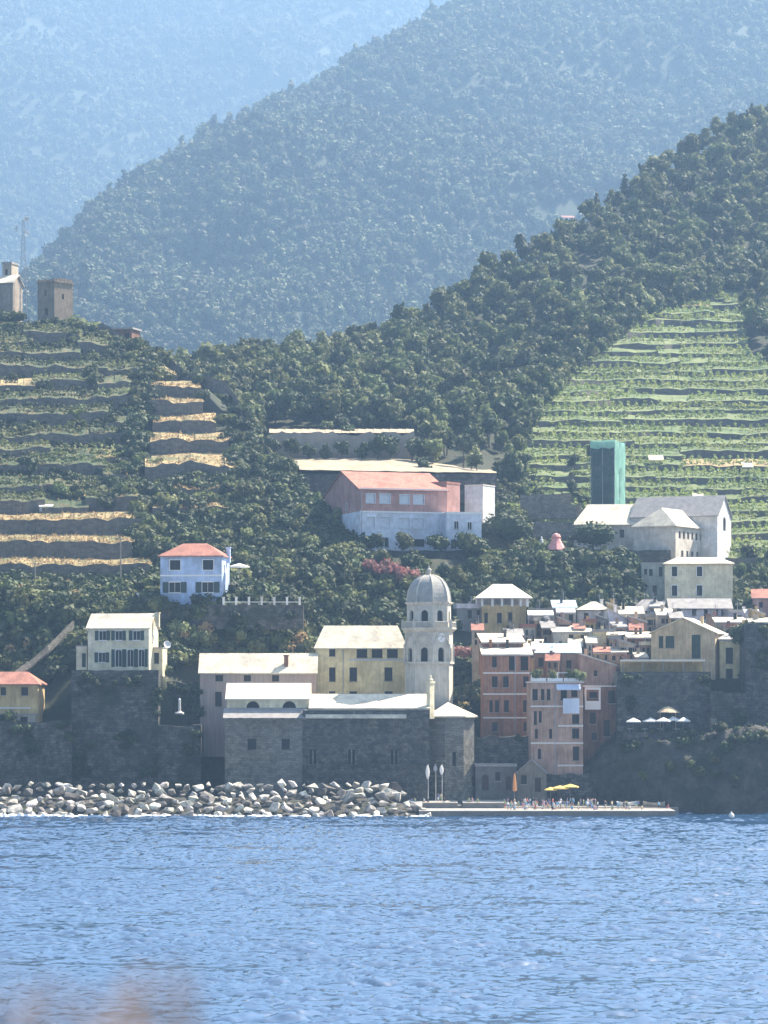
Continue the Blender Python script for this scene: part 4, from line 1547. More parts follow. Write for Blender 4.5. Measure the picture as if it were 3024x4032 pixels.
house('narrow_yellow_house', 'narrow blank yellow house front among the crowded roofs', 2334, 2388, 2487, 2600, 662, 6, M_yellow, M_slate_grey, 'flat', 0.3, .15, -4, [], ext=8)
house('dim_house', 'dim grey house with dark windows right of the narrow yellow one', 2389, 2456, 2502, 2600, 664, 6, M_grey, M_slate, 'shed', 1.2, .3, 0, [(2398, 2512, 2418, 2538), (2428, 2512, 2446, 2538)], ext=8)
house('lean_to_house', 'pinkish lean-to house with a bright sloping roof above the brick red house', 2286, 2424, 2622, 2700, 650, 7, M_rose, M_slate, 'sidefall', 2.6, .3, 4, [(2338, 2640, 2352, 2662)], ext=8)
house('low_house', 'low salmon house front with a blue tarpaulin roof behind the rose house', 2100, 2286, 2568, 2690, 656, 8, M_rose, mat('blue_tarpaulin', (0.42, 0.50, 0.60), (0.36, 0.43, 0.52), sc=1.5), 'gable', 1.9, .3, 0, [(2120, 2590, 2140, 2625), (2230, 2600, 2250, 2632)], ext=6)
# sunlit roofs stepping down to the gabled house
for k, (a, c, e, bb_, Yd, lab) in enumerate((
        (2396, 2470, 2440, 2500, 676, 'small lilac house with bright tilted roof right of the white house'),
        (2440, 2535, 2418, 2490, 682, 'low house with narrow bright roof left of the long pale house'),
        (2478, 2545, 2452, 2510, 672, 'tiny house with shining roof between lilac house and gabled house'),
        (2470, 2565, 2512, 2580, 660, 'low roof terrace house left of the cream gabled house'),
        (2396, 2470, 2570, 2630, 654, 'low house with a sunlit roof above the bastion corner'),
        (2590, 2652, 2424, 2480, 674, 'small bright-roofed house peeking behind the cream gable'))):
    house('village_house', lab, a, c, e, bb_, Yd, 6, (M_lilac, M_beige, M_rose, M_brick, M_rose, M_beige)[k], (M_slate_white, M_slate, M_slate_white, M_slate, M_slate, M_slate)[k],
          ('sidefall', 'shed', 'sidefall', 'shed', 'shed', 'shed')[k], (2.4, 1.6, 1.5, 1.2, 1.2, 1.4)[k], .3, 0, [(a + 14, e + 12, a + 28, e + 30), (c - 30, e + 12, c - 16, e + 30)], ext=8)
FILL = [(2075, 2130, 2540, 2600, 662, 'tan'), (2135, 2185, 2470, 2540, 670, 'brown'), (2300, 2345, 2450, 2500, 672, 'ochre'), (2345, 2392, 2440, 2490, 676, 'grey'), (2420, 2470, 2470, 2530, 668, 'pink'),
        (2480, 2530, 2480, 2540, 666, 'ochre'), (2520, 2566, 2540, 2600, 656, 'brown'), (2440, 2500, 2540, 2600, 656, 'tan'), (2340, 2400, 2570, 2640, 654, 'brown'), (2240, 2290, 2540, 2600, 660, 'ochre'),
        (2545, 2600, 2430, 2480, 680, 'tan'), (2800, 2850, 2440, 2490, 676, 'pink'), (2905, 2960, 2480, 2540, 660, 'ochre'), (1990, 2060, 2500, 2560, 668, 'brown'), (2060, 2110, 2470, 2540, 672, 'tan'), (2395, 2440, 2395, 2450, 686, 'ochre'),
        (2560, 2610, 2390, 2440, 688, 'pink'), (2150, 2200, 2600, 2680, 652, 'brown'),
        (2105, 2150, 2445, 2510, 674, 'ochre'), (2200, 2245, 2450, 2520, 673, 'pink'), (2262, 2302, 2478, 2545, 667, 'tan'), (2310, 2350, 2530, 2600, 659, 'tan'), (2400, 2442, 2520, 2590, 661, 'ochre'), (2458, 2500, 2610, 2660, 648, 'brown'),
        (2505, 2550, 2590, 2650, 650, 'tan'), (2640, 2690, 2432, 2480, 671, 'ochre'), (2850, 2900, 2470, 2530, 664, 'tan'), (2960, 3010, 2420, 2480, 676, 'ochre'), (2065, 2105, 2560, 2640, 655, 'ochre'), (1860, 1902, 2480, 2560, 660, 'tan')]
FM = {'tan': M_beige, 'brown': plaster('brown_plaster', (0.30, 0.22, 0.15)), 'ochre': M_ochre, 'grey': M_grey, 'pink': M_rose}
for k, (a, c, e, bb_, Yd, cn) in enumerate(FILL):
    rel = 'left of the white house' if a < 2270 else ('left of the cream gabled house' if c < 2567 else 'right of the cream gable')
    up = 'high' if e < 2470 else ('midway' if e < 2530 else 'low')
    house('village_house', 'narrow %s house wedged %s among the roofs %s' % (cn, up, rel), a, c, e, bb_, Yd, 5.5, FM[cn], (M_slate, M_slate_grey, M_tile)[k % 3], ('shed', 'gable', 'flat', 'sidefall')[k % 4], (1.1, 1.4, .5, 1.2)[k % 4], .25, rng.uniform(-7, 7),
          [(a + 9, e + 10, a + 19, e + 30, 'dsc'[k % 3]), (c - 19, e + 10, c - 9, e + 30, 'csd'[k % 3]), (a + 9, e + 40, a + 19, e + 58, 'd')], sh=(M_green_sh, M_brown_sh)[k % 2], ext=8, group='narrow village houses', chim=[((a + c) / 2, 3.0, .6, e - 34, 2.6)] if k % 2 else [])
house('long_pale_house', 'long lilac-white house with grey roof below the convent', 2640, 2878, 2392, 2460, 690, 8, M_lilac, M_slate_grey, 'gable', 2.1, .5, 0, [(2660, 2397, 2682, 2424), (2725, 2396, 2744, 2423), (2772, 2396, 2787, 2436), (2840, 2400, 2856, 2424)], ext=8)
house('grey_roof_house', 'grey house with hipped slate roof left of the long lilac-white house', 2482, 2642, 2410, 2470, 688, 8, M_grey, M_slate_grey, 'hip', 2.9, .4, 0, [(2520, 2420, 2538, 2444), (2590, 2420, 2606, 2444)], hip=3, ext=8)
house('white_flat_house', 'white flat-roofed house with one dark window at the right', 2878, 2960, 2410, 2480, 684, 6, M_lilac, M_slate_white, 'flat', .3, .1, 0, [(2902, 2421, 2920, 2448)], ext=8)
awning('awning', 'narrow white awning beside the pink house on the right edge', 2930, 2990, 2398, 2412, 682, 1.4)
house('bright_roof_house', 'tan house with blazing pale roof behind the right yellow house', 2820, 2935, 2452, 2520, 668, 6, M_beige, M_slate, 'shed', 1.1, .3, 0, [(2850, 2468, 2866, 2492)], ext=8)
house('bright_roof_house', 'tan house with blazing pale roof at the right edge', 2936, 3060, 2452, 2520, 670, 6, M_beige, M_slate, 'shed', 1.0, .3, 0, [(2970, 2468, 2986, 2492)], ext=8)
house('pink_house', 'pink house half hidden at the right edge under the convent hill', 2966, 3120, 2352, 2440, 696, 8, M_pinkb, M_tile, 'gable', 2.0, .4, -6, [(2990, 2370, 3004, 2392), (3050, 2370, 3064, 2392)], ext=8)
house('gabled_house', 'cream gabled house with dark shutters above the bastion', 2567, 2812, 2489, 2680, 646, 11, plaster('gable_cream', (0.60, 0.48, 0.30)), M_slate, 'front', 3.1, .5, -17,
      [(2596, 2504, 2614, 2551, 'c'), (2622, 2504, 2656, 2551, 'c'), (2722, 2500, 2756, 2592, 'c'), (2726, 2621, 2752, 2641, 'o')], sh=M_green_sh, ext=6, rwins=[(3, 6, 1.1, 1.6), (7, 6, 1.1, 1.6)])
house('right_yellow_house', 'yellow house with two stacked dark windows beside the dark right-hand tower', 2834, 2934, 2520, 2725, 645, 8, M_yellow, M_slate_grey, 'shed', 1.3, .3, 0, [(2858, 2550, 2886, 2612), (2858, 2633, 2886, 2673)], sh=M_brown_sh, bands=[2700], ext=8)
# veranda canopy on the bastion
vr = thing('veranda', 'long thin white canopy on posts along the bastion terrace', 'veranda', P(2612, 2645, 634.5))
s = 634.5 / K
b = MB()
b.box((-165 * s, 0, 41 * s), (165 * s, 3.0, 41 * s + .4))
obj('canopy', b, M_slate_white, vr)
for a in (-160, -80, 0, 80, 160):
    b = MB()
    b.box((a * s - .12, .1, -.3), (a * s + .12, .34, 41 * s))
    obj('post', b, M_wood, vr)
b = MB()
b.box((-165 * s, 3.1, -1), (165 * s, 3.4, 41 * s))
obj('back_wall', b, M_ochre, vr)

# ---------------------------------------------------------------- pink and white building on the hill
house('pink_white_building', 'large villa, pink above and bluish white below, with terracotta roof', 1419, 1762, 1928, 2166, 722, 27, M_pinkb, M_tile, 'gable', 5.0, .4, 19,
      [(1443, 1948, 1476, 1983, 'c'), (1496, 1948, 1536, 1983, 'c'), (1575, 1949, 1612, 1984, 'c'), (1629, 1949, 1669, 1984, 'c'),
       (1443, 2038, 1476, 2076, 'c'), (1496, 2038, 1536, 2076, 'c'), (1571, 2040, 1612, 2078, 'c'), (1629, 2040, 1670, 2078, 'c'), (1496, 2118, 1510, 2156, 'o'), (1514, 2118, 1530, 2156, 'o'), (1626, 2122, 1672, 2152, 'd')],
      sh=M_pale_sh, trim=M_pale_sh, ext=3, pipe=[(1424, 1930, 2150)], lwins=[(10, 10.0, .8, 1.4)], bands=[1926, 2017], bandm=M_frame, lower=(2016, M_palewall), cat='villa')
house('white_wing', 'low bluish white flat-roofed wing with two dark windows right of the pink villa', 1758, 1896, 2024, 2166, 719.5, 9, M_palewall, M_frame, 'flat', .25, .1, 6,
      [(1788, 2052, 1806, 2083, 's'), (1841, 2055, 1858, 2085, 's'), (1776, 2125, 1796, 2158, 'd')], sh=M_pale_sh, cat='annex', ext=3)
house('pink_block', 'sunlit pink stair block behind the right end of the pink villa', 1758, 1812, 1906, 2030, 731, 7, M_pinkb, M_tile, 'flat', 0.2, .1, 58, [], cat='annex')
house('white_shed', 'small bright white house at the foot of the field wall', 1900, 1950, 1914, 1995, 752, 5, M_white, M_slate_white, 'flat', 0, .1, 62, [], cat='house', ext=4)

# ---------------------------------------------------------------- convent on the right
M_conv = plaster('convent_plaster', (0.62, 0.57, 0.49), 0.15)
house('convent_wing', 'long convent wing with broad pale roof on the right terrace', 2262, 2600, 2060, 2165, 744, 12, M_conv, M_slate, 'hip', 4.9, .5, -2, [(2440, 2085, 2458, 2115), (2510, 2070, 2532, 2130)], hip=3.5, ext=3, cat='convent', chim=[(2516, 3.5, 1.8, 2030, 2.2)])
house('convent_hall', 'sunlit convent hall with a row of small high windows facing right', 2645, 2822, 2072, 2214, 734, 11, M_conv, M_slate, 'hip', 4.2, .5, 60,
      [(2660 + 20 * k, 2096, 2670 + 20 * k, 2126, 'ao') for k in range(8)] + [(2672 + 24 * k, 2172, 2682 + 24 * k, 2196, 'o') for k in range(6)], hip=4.0, ext=4, cat='convent')
b = MB()
for px in (2648, 2662):
    p = P(px, 2212, 734) - P(2655, 2212, 734)
    b.box((p.x - .45, -.6, -3), (p.x + .45, .6, 9.5))
b.box((-1.4, -.8, 9.5), (1.4, .8, 10.0))
b.lathe([(.35, 10), (.4, 10.5), (.1, 11.2)], 6)
o = obj('buttress', b, M_conv)
tag(o, 'pale buttress pier at the left corner of the sunlit convent hall', 'buttress')
o.location = P(2655, 2212, 734.4)
o.rotation_euler = (0, 0, R(60))
house('chapel', 'convent chapel with pointed white gable front and one tall arched window', 2816, 2888, 2030, 2185, 741, 22, M_white, M_slate_grey, 'front', 4.9, .35, 66, [(2845, 2036, 2860, 2090, 'ao')], cat='chapel', ext=4)
house('convent_lodge', 'cream house with four dark windows below the convent chapel', 2618, 2884, 2217, 2352, 708, 10, M_cream, M_slate, 'hip', 1.5, .5, -4,
      [(2646, 2231, 2667, 2269), (2744, 2231, 2765, 2269), (2646, 2305, 2667, 2346), (2744, 2305, 2765, 2346)], sh=M_brown_sh, hip=3, ext=5, trim=M_frame)
house('lodge_annex', 'greenish grey annex with small windows left of the convent cream house', 2526, 2616, 2222, 2352, 711, 8, plaster('greenish_plaster', (0.36, 0.38, 0.33)), M_slate_grey, 'flat', .2, .15, -4,
      [(2536, 2240, 2548, 2262), (2556, 2240, 2570, 2268), (2594, 2232, 2608, 2270), (2570, 2305, 2586, 2346, 'D')], sh=M_brown_sh, ext=5, cat='annex')
# tower wrapped in green netting
nt = thing('netted_tower', 'tower wrapped in green scaffold netting above the convent roof', 'scaffold tower', P(2400, 1995, 772), R(-27))
hN = (1995 - 1738) * 772 / K
M_net_shade = mat('dark_green_netting', (0.04, 0.10, 0.105), (0.06, 0.15, 0.15), sc=0.9, bump=0.1, bsc=0.8, transl=0.25, stretch=(1, 1, 0.4), holes=0.45)  # same netting, shade on the front and left panels painted darker
for (O_, U_, W_, m_, nm) in (((-5.2, 0, -3), Vector((1, 0, 0)), 6.6, M_net_shade, 'netting_panel'), ((1.4, 0, -3), Vector((0, 1, 0)), 7.0, M_net, 'netting_panel'), ((1.4, 7, -3), Vector((-1, 0, 0)), 6.6, M_net, 'netting_panel'), ((-5.2, 7, -3), Vector((0, -1, 0)), 7.0, M_net_shade, 'netting_panel')):
    bb = MB()
    n, nv = 6, 12
    g = [[Vector(O_) + U_ * (W_ * i / n) + Vector((0, 0, (hN + 3) * j / nv)) + U_.cross(Vector((0, 0, 1))) * rng.uniform(-.14, .14) for i in range(n + 1)] for j in range(nv + 1)]
    for j in range(nv):
        for i in range(n):
            bb.quad(g[j][i], g[j][i + 1], g[j + 1][i + 1], g[j + 1][i])
    obj(nm, bb, m_, nt)
bb = MB()
for i in range(6):
    a, c = -5.25 + 1.1 * i, -5.25 + 1.1 * (i + 1)
    bb.quad((a, -.2 - .1 * (i % 2), hN - 1.5 - .2 * (i % 3)), (c, -.2 - .1 * ((i + 1) % 2), hN - 1.5 - .2 * ((i + 1) % 3)), (c, -.15, hN + .3), (a, -.15, hN + .3))
    bb.quad((a, -.15, hN + .3), (c, -.15, hN + .3), (c, 3.5, hN + .25), (a, 3.5, hN + .25))
obj('netting_top', bb, M_net, nt)
for (x_, y_) in ((-5.2, 0), (1.4, 0), (1.4, 7), (-5.2, 7), (-1.9, 0), (1.4, 3.5)):
    bb = MB()
    bb.tube((x_, y_, -3), (x_, y_, hN + .8), .07, n=5)
    obj('scaffold_pole', bb, M_metal, nt)
bb = MB()
bb.box((-4.9, .3, -3), (1.1, 6.7, hN - .6))
obj('stone_core', bb, M_oldwall, nt)

# ---------------------------------------------------------------- castle on the left ridge
ct = thing('castle_tower', 'square ruined stone watchtower on the left skyline', 'tower', P(212, 1268, 892), R(-42))
s = 892 / K
hT = (1268 - 1092) * s
b = MB()
aw = 7.3
M_castle = mat('castle_stone', (0.20, 0.16, 0.11), (0.28, 0.225, 0.16), sc=0.5, bump=0.15, bsc=1.8, streak=0.25)
panel(b, (-aw + .2, 0, -4), X, Z, aw, hT + 3, [(3.0, 12, 3.8, 13.6, True), (3.1, 6.2, 4.4, 8.4, True)], t=.6)
panel(b, (.2, 0, -4), (0, 1, 0), Z, aw, hT + 3, [(3.0, 11, 3.8, 12.6, True)], t=.6)
panel(b, (.2, aw, -4), (-1, 0, 0), Z, aw, hT + 3)
panel(b, (-aw + .2, aw, -4), (0, -1, 0), Z, aw, hT + 3)
b.quad((-aw + .2, 0, hT - 1.2), (.2, 0, hT - 1.2), (.2, aw, hT - 1.2), (-aw + .2, aw, hT - 1.2))
obj('wall', b, M_castle, ct)
b = MB()
b.box((-aw + .9, .7, -3), (-.5, aw - .7, hT - 1.4))
obj('dark_inside', b, M_dark, ct)
for k in range(7):
    for (x_, y_) in ((-aw + .2 + k * aw / 7, -.15), (-.5, k * aw / 7 - .1)):
        bb = MB()
        hh = rng.uniform(.5, 1.0)
        bb.box((x_, y_, hT - 1.0 + .003), (x_ + aw / 7 - .22, y_ + aw / 7 - .22, hT - 1.0 + hh))
        obj('merlon', bb, M_castle, ct)
b = MB()
b.box((-aw - .1, -.3, hT - 1.35), (.5, -.004, hT - 1.0))
b.box((.204, -.3, hT - 1.35), (.5, aw + .3, hT - 1.0))
obj('corbel_course', b, M_castle, ct)
house('castle_keep', 'upper part of a castle building with white corner at the left edge', -120, 52, 1112, 1220, 902, 9, plaster('castle_plaster', (0.32, 0.27, 0.21)), M_slate, 'gable', 2.6, .5, -12, [(-60, 1135, -40, 1165)], ext=4, cat='castle')
house('keep_turret', 'small dark turret with white right side rising over the left edge castle', 8, 46, 1040, 1115, 906, 4.5, M_beige, M_slate_grey, 'flat', .4, .2, -20, [(20, 1060, 30, 1085, 'o')], ext=4, cat='turret')
house('ridge_hut', 'flat-roofed stone hut on the left ridge beside the watchtower', 425, 520, 1298, 1362, 880, 6, M_brick, M_slate_grey, 'flat', .3, .5, -18, [(445, 1310, 475, 1345, 'o'), (490, 1312, 510, 1342, 'o')], ext=3, cat='hut')
mt = thing('lattice_mast', 'faint lattice antenna mast behind the watchtower', 'mast', P(92, 1262, 903))
s = 903 / K
hM = (1262 - 862) * s
lg_ = [(-1.1, -1.1), (1.1, -1.1), (1.1, 1.1), (-1.1, 1.1)]
for (x_, y_) in lg_:
    bb = MB()
    bb.tube((x_, y_, -2), (x_ * .25, y_ * .25, hM), .07, .05, 5)
    obj('leg', bb, M_metal, mt)
bb = MB()
nb = 14
for k in range(nb):
    z0, z1 = hM * k / nb, hM * (k + 1) / nb
    f0, f1 = 1 - .75 * k / nb, 1 - .75 * (k + 1) / nb
    for i in range(4):
        a, c = lg_[i], lg_[(i + 1) % 4]
        bb.tube((a[0] * f0, a[1] * f0, z0), (c[0] * f1, c[1] * f1, z1), .035, n=4, cap=False)
        bb.tube((c[0] * f0, c[1] * f0, z0), (a[0] * f1, a[1] * f1, z1), .035, n=4, cap=False)
obj('bracing', bb, M_metal, mt)
for (dx, dz, r_) in ((.9, hM - .3, .8), (-1.8, hM - 3.2, .9), (1.1, hM - 4.6, .9)):
    bb = MB()
    bb.lathe([(.05, 0), (r_ * .6, .12), (r_, .4), (r_ * .96, .42), (r_ * .5, .18), (.03, .1)], 12)
    d_ = obj('dish', bb, M_white, mt)
    d_.location = (dx, -.6, dz)
    d_.rotation_euler = (R(80), 0, R(25 if dx > 0 else -40))

# ---------------------------------------------------------------- finding ground under a photo pixel


def find(loft, px, py, j0=0, j1=None, last=False):
    j1 = loft.nr - 1 if j1 is None else j1
    best = None
    prev = None
    hit = None
    n = (j1 - j0) * 3
    for k in range(n + 1):
        j = j0 + (j1 - j0) * k / n
        p = loft.at(px, j)
        y = pix(p)[1]
        if prev is not None and (prev[0] - py) * (y - py) <= 0 and abs(prev[0] - y) > 1e-6:
            f = (prev[0] - py) / (prev[0] - y)
            hit = prev[1].lerp(p, f)
            if not last:
                return hit
        if best is None or abs(y - py) < best[0]:
            best = (abs(y - py), p)
        prev = (y, p)
    return hit if hit is not None else best[1]


# ---------------------------------------------------------------- terraces on the left hill
grass_pts = []
VR = []


def terrace(loft, j1, xa, xb, ya, yb_, wallf, mtread, label, name='terrace', step=22, wob=7, seed=0, grass=0.0, wallm=None, vine=None, vm=None):
    """One terrace: a dry stone wall part and the sloping bed above it, between photo rows ya (foot) and yb_ (next wall)."""
    n = max(3, int(abs(xb - xa) / step))
    q = random.Random(seed)
    base, top, back = [], [], []
    for i in range(n + 1):
        px = xa + (xb - xa) * i / n
        wa = wob * mn.noise(Vector((px * .006, seed * 3.1, 0))) * 2
        wb = wob * mn.noise(Vector((px * .006, seed * 3.1 + 3.1, 0))) * 2
        a = find(loft, px, ya + wa, 0, j1)
        c = find(loft, px, yb_ + wb, 0, j1)
        t_ = a.copy()
        t_.z = a.z + (c.z - a.z) * (wallf * (1 + .35 * mn.noise(Vector((px * .011, seed * 1.3, 4)))) + q.uniform(-.05, .05))
        base.append(a - Vector((0, 0, 1.2)))
        top.append(t_)
        back.append(c + Vector((0, .5, .0)))
    root = thing(name, label, 'terrace', base[n // 2])
    o = root.location
    b = MB()
    for i in range(n):
        m0, m1 = base[i].lerp(top[i], .55), base[i + 1].lerp(top[i + 1], .55)
        m0 += Vector((0, q.uniform(-.15, .15), 0))
        b.quad(base[i] - o, base[i + 1] - o, m1 - o, m0 - o)
        b.quad(m0 - o, m1 - o, top[i + 1] - o, top[i] - o)
        e = Vector((0, .7, 0))
        b.quad(top[i] - o, top[i + 1] - o, top[i + 1] + e - o, top[i] + e - o)
    obj('stone_wall', b, wallm or M_drystone, root)
    b = MB()
    for i in range(n):
        e = Vector((0, .5, -.12))
        ma = (top[i] + e).lerp(back[i], .5) + Vector((0, 0, q.uniform(-.2, .3)))
        mc = (top[i + 1] + e).lerp(back[i + 1], .5) + Vector((0, 0, q.uniform(-.2, .3)))
        b.quad(top[i] + e - o, top[i + 1] + e - o, mc - o, ma - o)
        b.quad(ma - o, mc - o, back[i + 1] - o, back[i] - o)
    obj('bed', b, mtread, root)
    if grass:
        for i in range(n):
            for _ in range(int(grass * (top[i + 1] - top[i]).length)):
                p = top[i].lerp(top[i + 1], q.random()).lerp(back[i].lerp(back[i + 1], .5), q.random() ** 1.6 * .8)
                grass_pts.append(p)
    if vine:
        b = MB()
        for i in range(n):
            L_ = (top[i + 1] - top[i]).length
            for fr, dens in ((.1, 13), (.42, 9), (.75, 8)):
                for _ in range(int(dens * L_)):
                    if mn.noise(Vector((top[i].x * .12, seed * 1.7, fr))) < -.28:
                        continue
                    p = top[i].lerp(top[i + 1], q.random()).lerp(back[i].lerp(back[i + 1], .5), fr)
                    p = p + Vector((q.gauss(0, .15), q.gauss(0, .35), .25 + q.random() ** .7 * vine * (.75 + .5 * mn.noise(p * .6))))
                    nn = Vector((q.gauss(.2, .6), q.gauss(-.2, .6), q.gauss(.6, .5))).normalized()
                    u = nn.orthogonal().normalized()
                    v = nn.cross(u)
                    an = q.random() * 6.28
                    u, v = u * math.cos(an) + v * math.sin(an), v * math.cos(an) - u * math.sin(an)
                    s_ = .3 * (.6 + q.random())
                    b.quad(p - u * s_ - o, p - v * s_ * .7 - o, p + u * s_ - o, p + v * s_ * .7 - o)
        if len(b.f) < 240:
            return root, None
        vr = obj('vine_row', b, vm or M_vine)
        vr.location = o
        VR.append(vr)
        return root, vr
    return root, None


LY_ = [2330, 2282, 2198, 2102, 2022, 1950, 1880, 1812, 1744, 1676, 1608, 1540, 1474, 1410, 1350, 1305]
RX = [600, 590, 520, 560, 590, 560, 540, 520, 500, 520, 540, 560, 570, 420, 400]
tq = random.Random(77)
for k in range(len(LY_) - 1):
    dry = k < 4
    nt_ = len(LY_) - 2 - k
    if dry:
        lab = 'dry golden terrace with dark stone wall, %s from the bottom of the left hill' % ['lowest', 'second', 'third', 'fourth'][k] if k else 'lowest dry golden terrace with dark stone wall at the foot of the left hill'
        terrace(hillA, 40, -800, RX[k], LY_[k], LY_[k + 1], .58, M_soil_dry, lab, seed=k, grass=5.5)
        continue
    cuts = [-800, tq.uniform(60, 200), tq.uniform(300, 430), RX[k]]
    if cuts[2] > cuts[3] - 40:
        cuts = [-800, tq.uniform(60, 240), RX[k]]
    for g in range(len(cuts) - 1):
        off = tq.uniform(-20, 20)
        side = ['left', 'middle', 'right'][g] if len(cuts) == 4 else ['left', 'right'][g]
        lab = '%s stretch of green weedy terrace on the left hill, %s from the top' % (side, ORD[nt_]) if nt_ else '%s stretch of the topmost weedy terrace just under the castle' % side
        r_, v_ = terrace(hillA, 40, cuts[g] - 6, cuts[g + 1] + 6, LY_[k] + off, LY_[k + 1] + off - 4, tq.uniform(.3, .5), M_soil_weedy if tq.random() < .9 else M_soil_dry, lab, seed=k + 7 * g, grass=.8, vine=tq.uniform(.9, 1.6), vm=M_leaf if tq.random() < .6 else M_leaf_pale)
        if v_:
            tag(v_, ('%s weedy vine row on the left hill, %s from the top' % (side, ORD[nt_])) if nt_ else '%s weedy vine row just under the castle' % side, 'vine row', 'vine rows on the left hill')
MY = [2040, 1968, 1896, 1786, 1702, 1630, 1564, 1500, 1440]
ML = [600, 560, 570, 590, 600, 590, 585, 600]
MR = [900, 900, 930, 900, 850, 800, 790, 700]
for k in range(8):
    terrace(hillA, 40, ML[k], MR[k], MY[k], MY[k + 1], .5, M_soil_dry, 'short golden terrace right of the dark gully on the left hill, %s' % ('the topmost' if k == 7 else ORD[7 - k] + ' from the top'), seed=30 + k, grass=4.0)

# dry stone boundary wall running down the ridge
b = MB()
rid = [(385, 1282), (400, 1270), (470, 1310), (530, 1352), (600, 1372), (660, 1405), (730, 1462), (800, 1482), (880, 1500), (930, 1560), (960, 1640), (1000, 1700), (1050, 1760), (1075, 1820)]
pr = []
for px, py in rid:
    Yr = np.interp(px, [270, 560, 700, 900, 980, 1050, 1120], [888, 866, 847, 820, 797, 777, 764])
    pr.append(P(px, py, float(Yr)))
o0 = pr[0]
for a, c in zip(pr, pr[1:]):
    n = max(2, int((c - a).length / 2))
    for i in range(n):
        p, q_ = a.lerp(c, i / n) - o0, a.lerp(c, (i + 1) / n) - o0
        h0 = 3.6
        j1_, j2_ = rng.uniform(-.2, .2), rng.uniform(-.2, .2)
        b.quad(p + Vector((0, -.6, -h0)), q_ + Vector((0, -.6, -h0)), q_ + Vector((0, -.2, j2_)), p + Vector((0, -.2, j1_)))
        b.quad(p + Vector((0, -.2, j1_)), q_ + Vector((0, -.2, j2_)), q_ + Vector((0, .8, j2_)), p + Vector((0, .8, j1_)))
        b.quad(q_ + Vector((0, .8, -h0)), p + Vector((0, .8, -h0)), p + Vector((0, .8, j1_)), q_ + Vector((0, .8, j2_)))
        if i % 3 == 0:
            b.quad(q_ + Vector((0, -.6, -h0)), q_ + Vector((0, .8, -h0)), q_ + Vector((0, .8, j2_)), q_ + Vector((0, -.2, j2_)))
o = obj('ridge_wall', b, M_drystone)
o.location = o0
tag(o, 'dark dry stone wall running down the ridge of the left hill', 'wall')

# ---------------------------------------------------------------- vineyard on the right hill
VY = [2215, 2170, 2122, 2076, 2030, 1984, 1938, 1894, 1850, 1806, 1764, 1722, 1680, 1638, 1598, 1558, 1518, 1478, 1440, 1402, 1364, 1328, 1292, 1258, 1226, 1196, 1168, 1142]
for k in range(len(VY) - 1):
    y_ = (VY[k] + VY[k + 1]) / 2
    xl_ = float(np.interp(y_, [1150, 1200, 1290, 1370, 1450, 1620, 1880, 2250], [2840, 2610, 2450, 2380, 2260, 2100, 2020, 2030])) + rng.uniform(-18, 18)
    xr_ = 2945 + rng.uniform(-12, 12) if y_ < 1400 else (3000 if y_ < 1440 else 3700)
    n_top = len(VY) - 2 - k
    od = ORD[n_top] if n_top < len(ORD) else ['lowest but two', 'lowest but one', 'lowest'][n_top - len(ORD)]
    pos = '%s from the top' % od if n_top < len(ORD) else '%s of all' % od
    mid = tq.uniform(xl_ + .3 * (min(xr_, 3024) - xl_), xl_ + .7 * (min(xr_, 3024) - xl_))
    for side, xa_, xb_, off in (('left', xl_, mid, tq.uniform(-9, 9)), ('right', mid, xr_, tq.uniform(-9, 9))):
        r_, v_ = terrace(hillB, 50, xa_ - 4, xb_ + 4, VY[k] + off, VY[k + 1] + off - 3, tq.uniform(.22, .42), M_soil_green if tq.random() < .93 else M_soil_dry, '%s half of a stone-walled vineyard terrace, %s' % (side, pos),
                         step=30, wob=7, seed=60 + k + (31 if side == 'right' else 0), vine=tq.uniform(1.3, 2.0), wallm=M_drystone)
        if v_:
            tag(v_, '%s half of a vine row on the right hill, %s' % (side, pos), 'vine row', 'vine rows on the right hill')

# ---------------------------------------------------------------- retaining walls and cliffs
stonewall('retaining_wall', 'huge dark stone retaining wall beneath the cream house', 282, 624, 2640, 3120, 634.5, 6, M_oldwall, .15)
stonewall('retaining_wall', 'lower dark wall between the cream house wall and the church', 624, 792, 2856, 3120, 633, 8, M_oldwall, .3)
stonewall('retaining_wall', 'dark buttressed wall under the yellow left-edge house', -420, 282, 2842, 3120, 631, 8, M_oldwall, .25)
stonewall('retaining_wall', 'ivy-dark wall rising behind the white obelisk', 628, 800, 2690, 2870, 643, 6, M_oldwall, .6)
stonewall('garden_wall', 'stone terrace wall under the blue house garden', 560, 1195, 2380, 2450, 662, 3, M_oldwall, .2)
stonewall('terrace_wall', 'long dark wall below the convent terrace', 1895, 2640, 2166, 2270, 724, 4, M_oldwall, .15)
stonewall('terrace_wall', 'dark wall below the pink villa garden', 1400, 1896, 2168, 2235, 717, 4, M_oldwall, .15)
stonewall('field_wall', 'long dark retaining wall under the dry field above the pink villa', 1085, 1955, 1866, 1960, 764, 3, M_oldwall, .15)
stonewall('cemetery_wall', 'pale beige stone wall with arches above the dry field', 1060, 1632, 1706, 1818, 801, 3, mat('beige_stone', (0.34, 0.29, 0.23), (0.26, 0.225, 0.18), sc=.4, bump=.1, bsc=2), .7)
stonewall('bastion', 'dark blue-grey stone bastion under the cream gabled house', 2430, 2798, 2645, 2885, 633, 10, M_church_dk, .1, cat='bastion')
stonewall('dark_tower', 'massive dark stone tower wall at the right edge', 2936, 3500, 2458, 2860, 634, 12, M_church_dk, .5, cat='tower', seg=3)
stonewall('cliff_wall', 'dark wall linking the bastion and the right-edge tower', 2796, 2940, 2725, 2860, 631, 8, M_oldwall, .3)
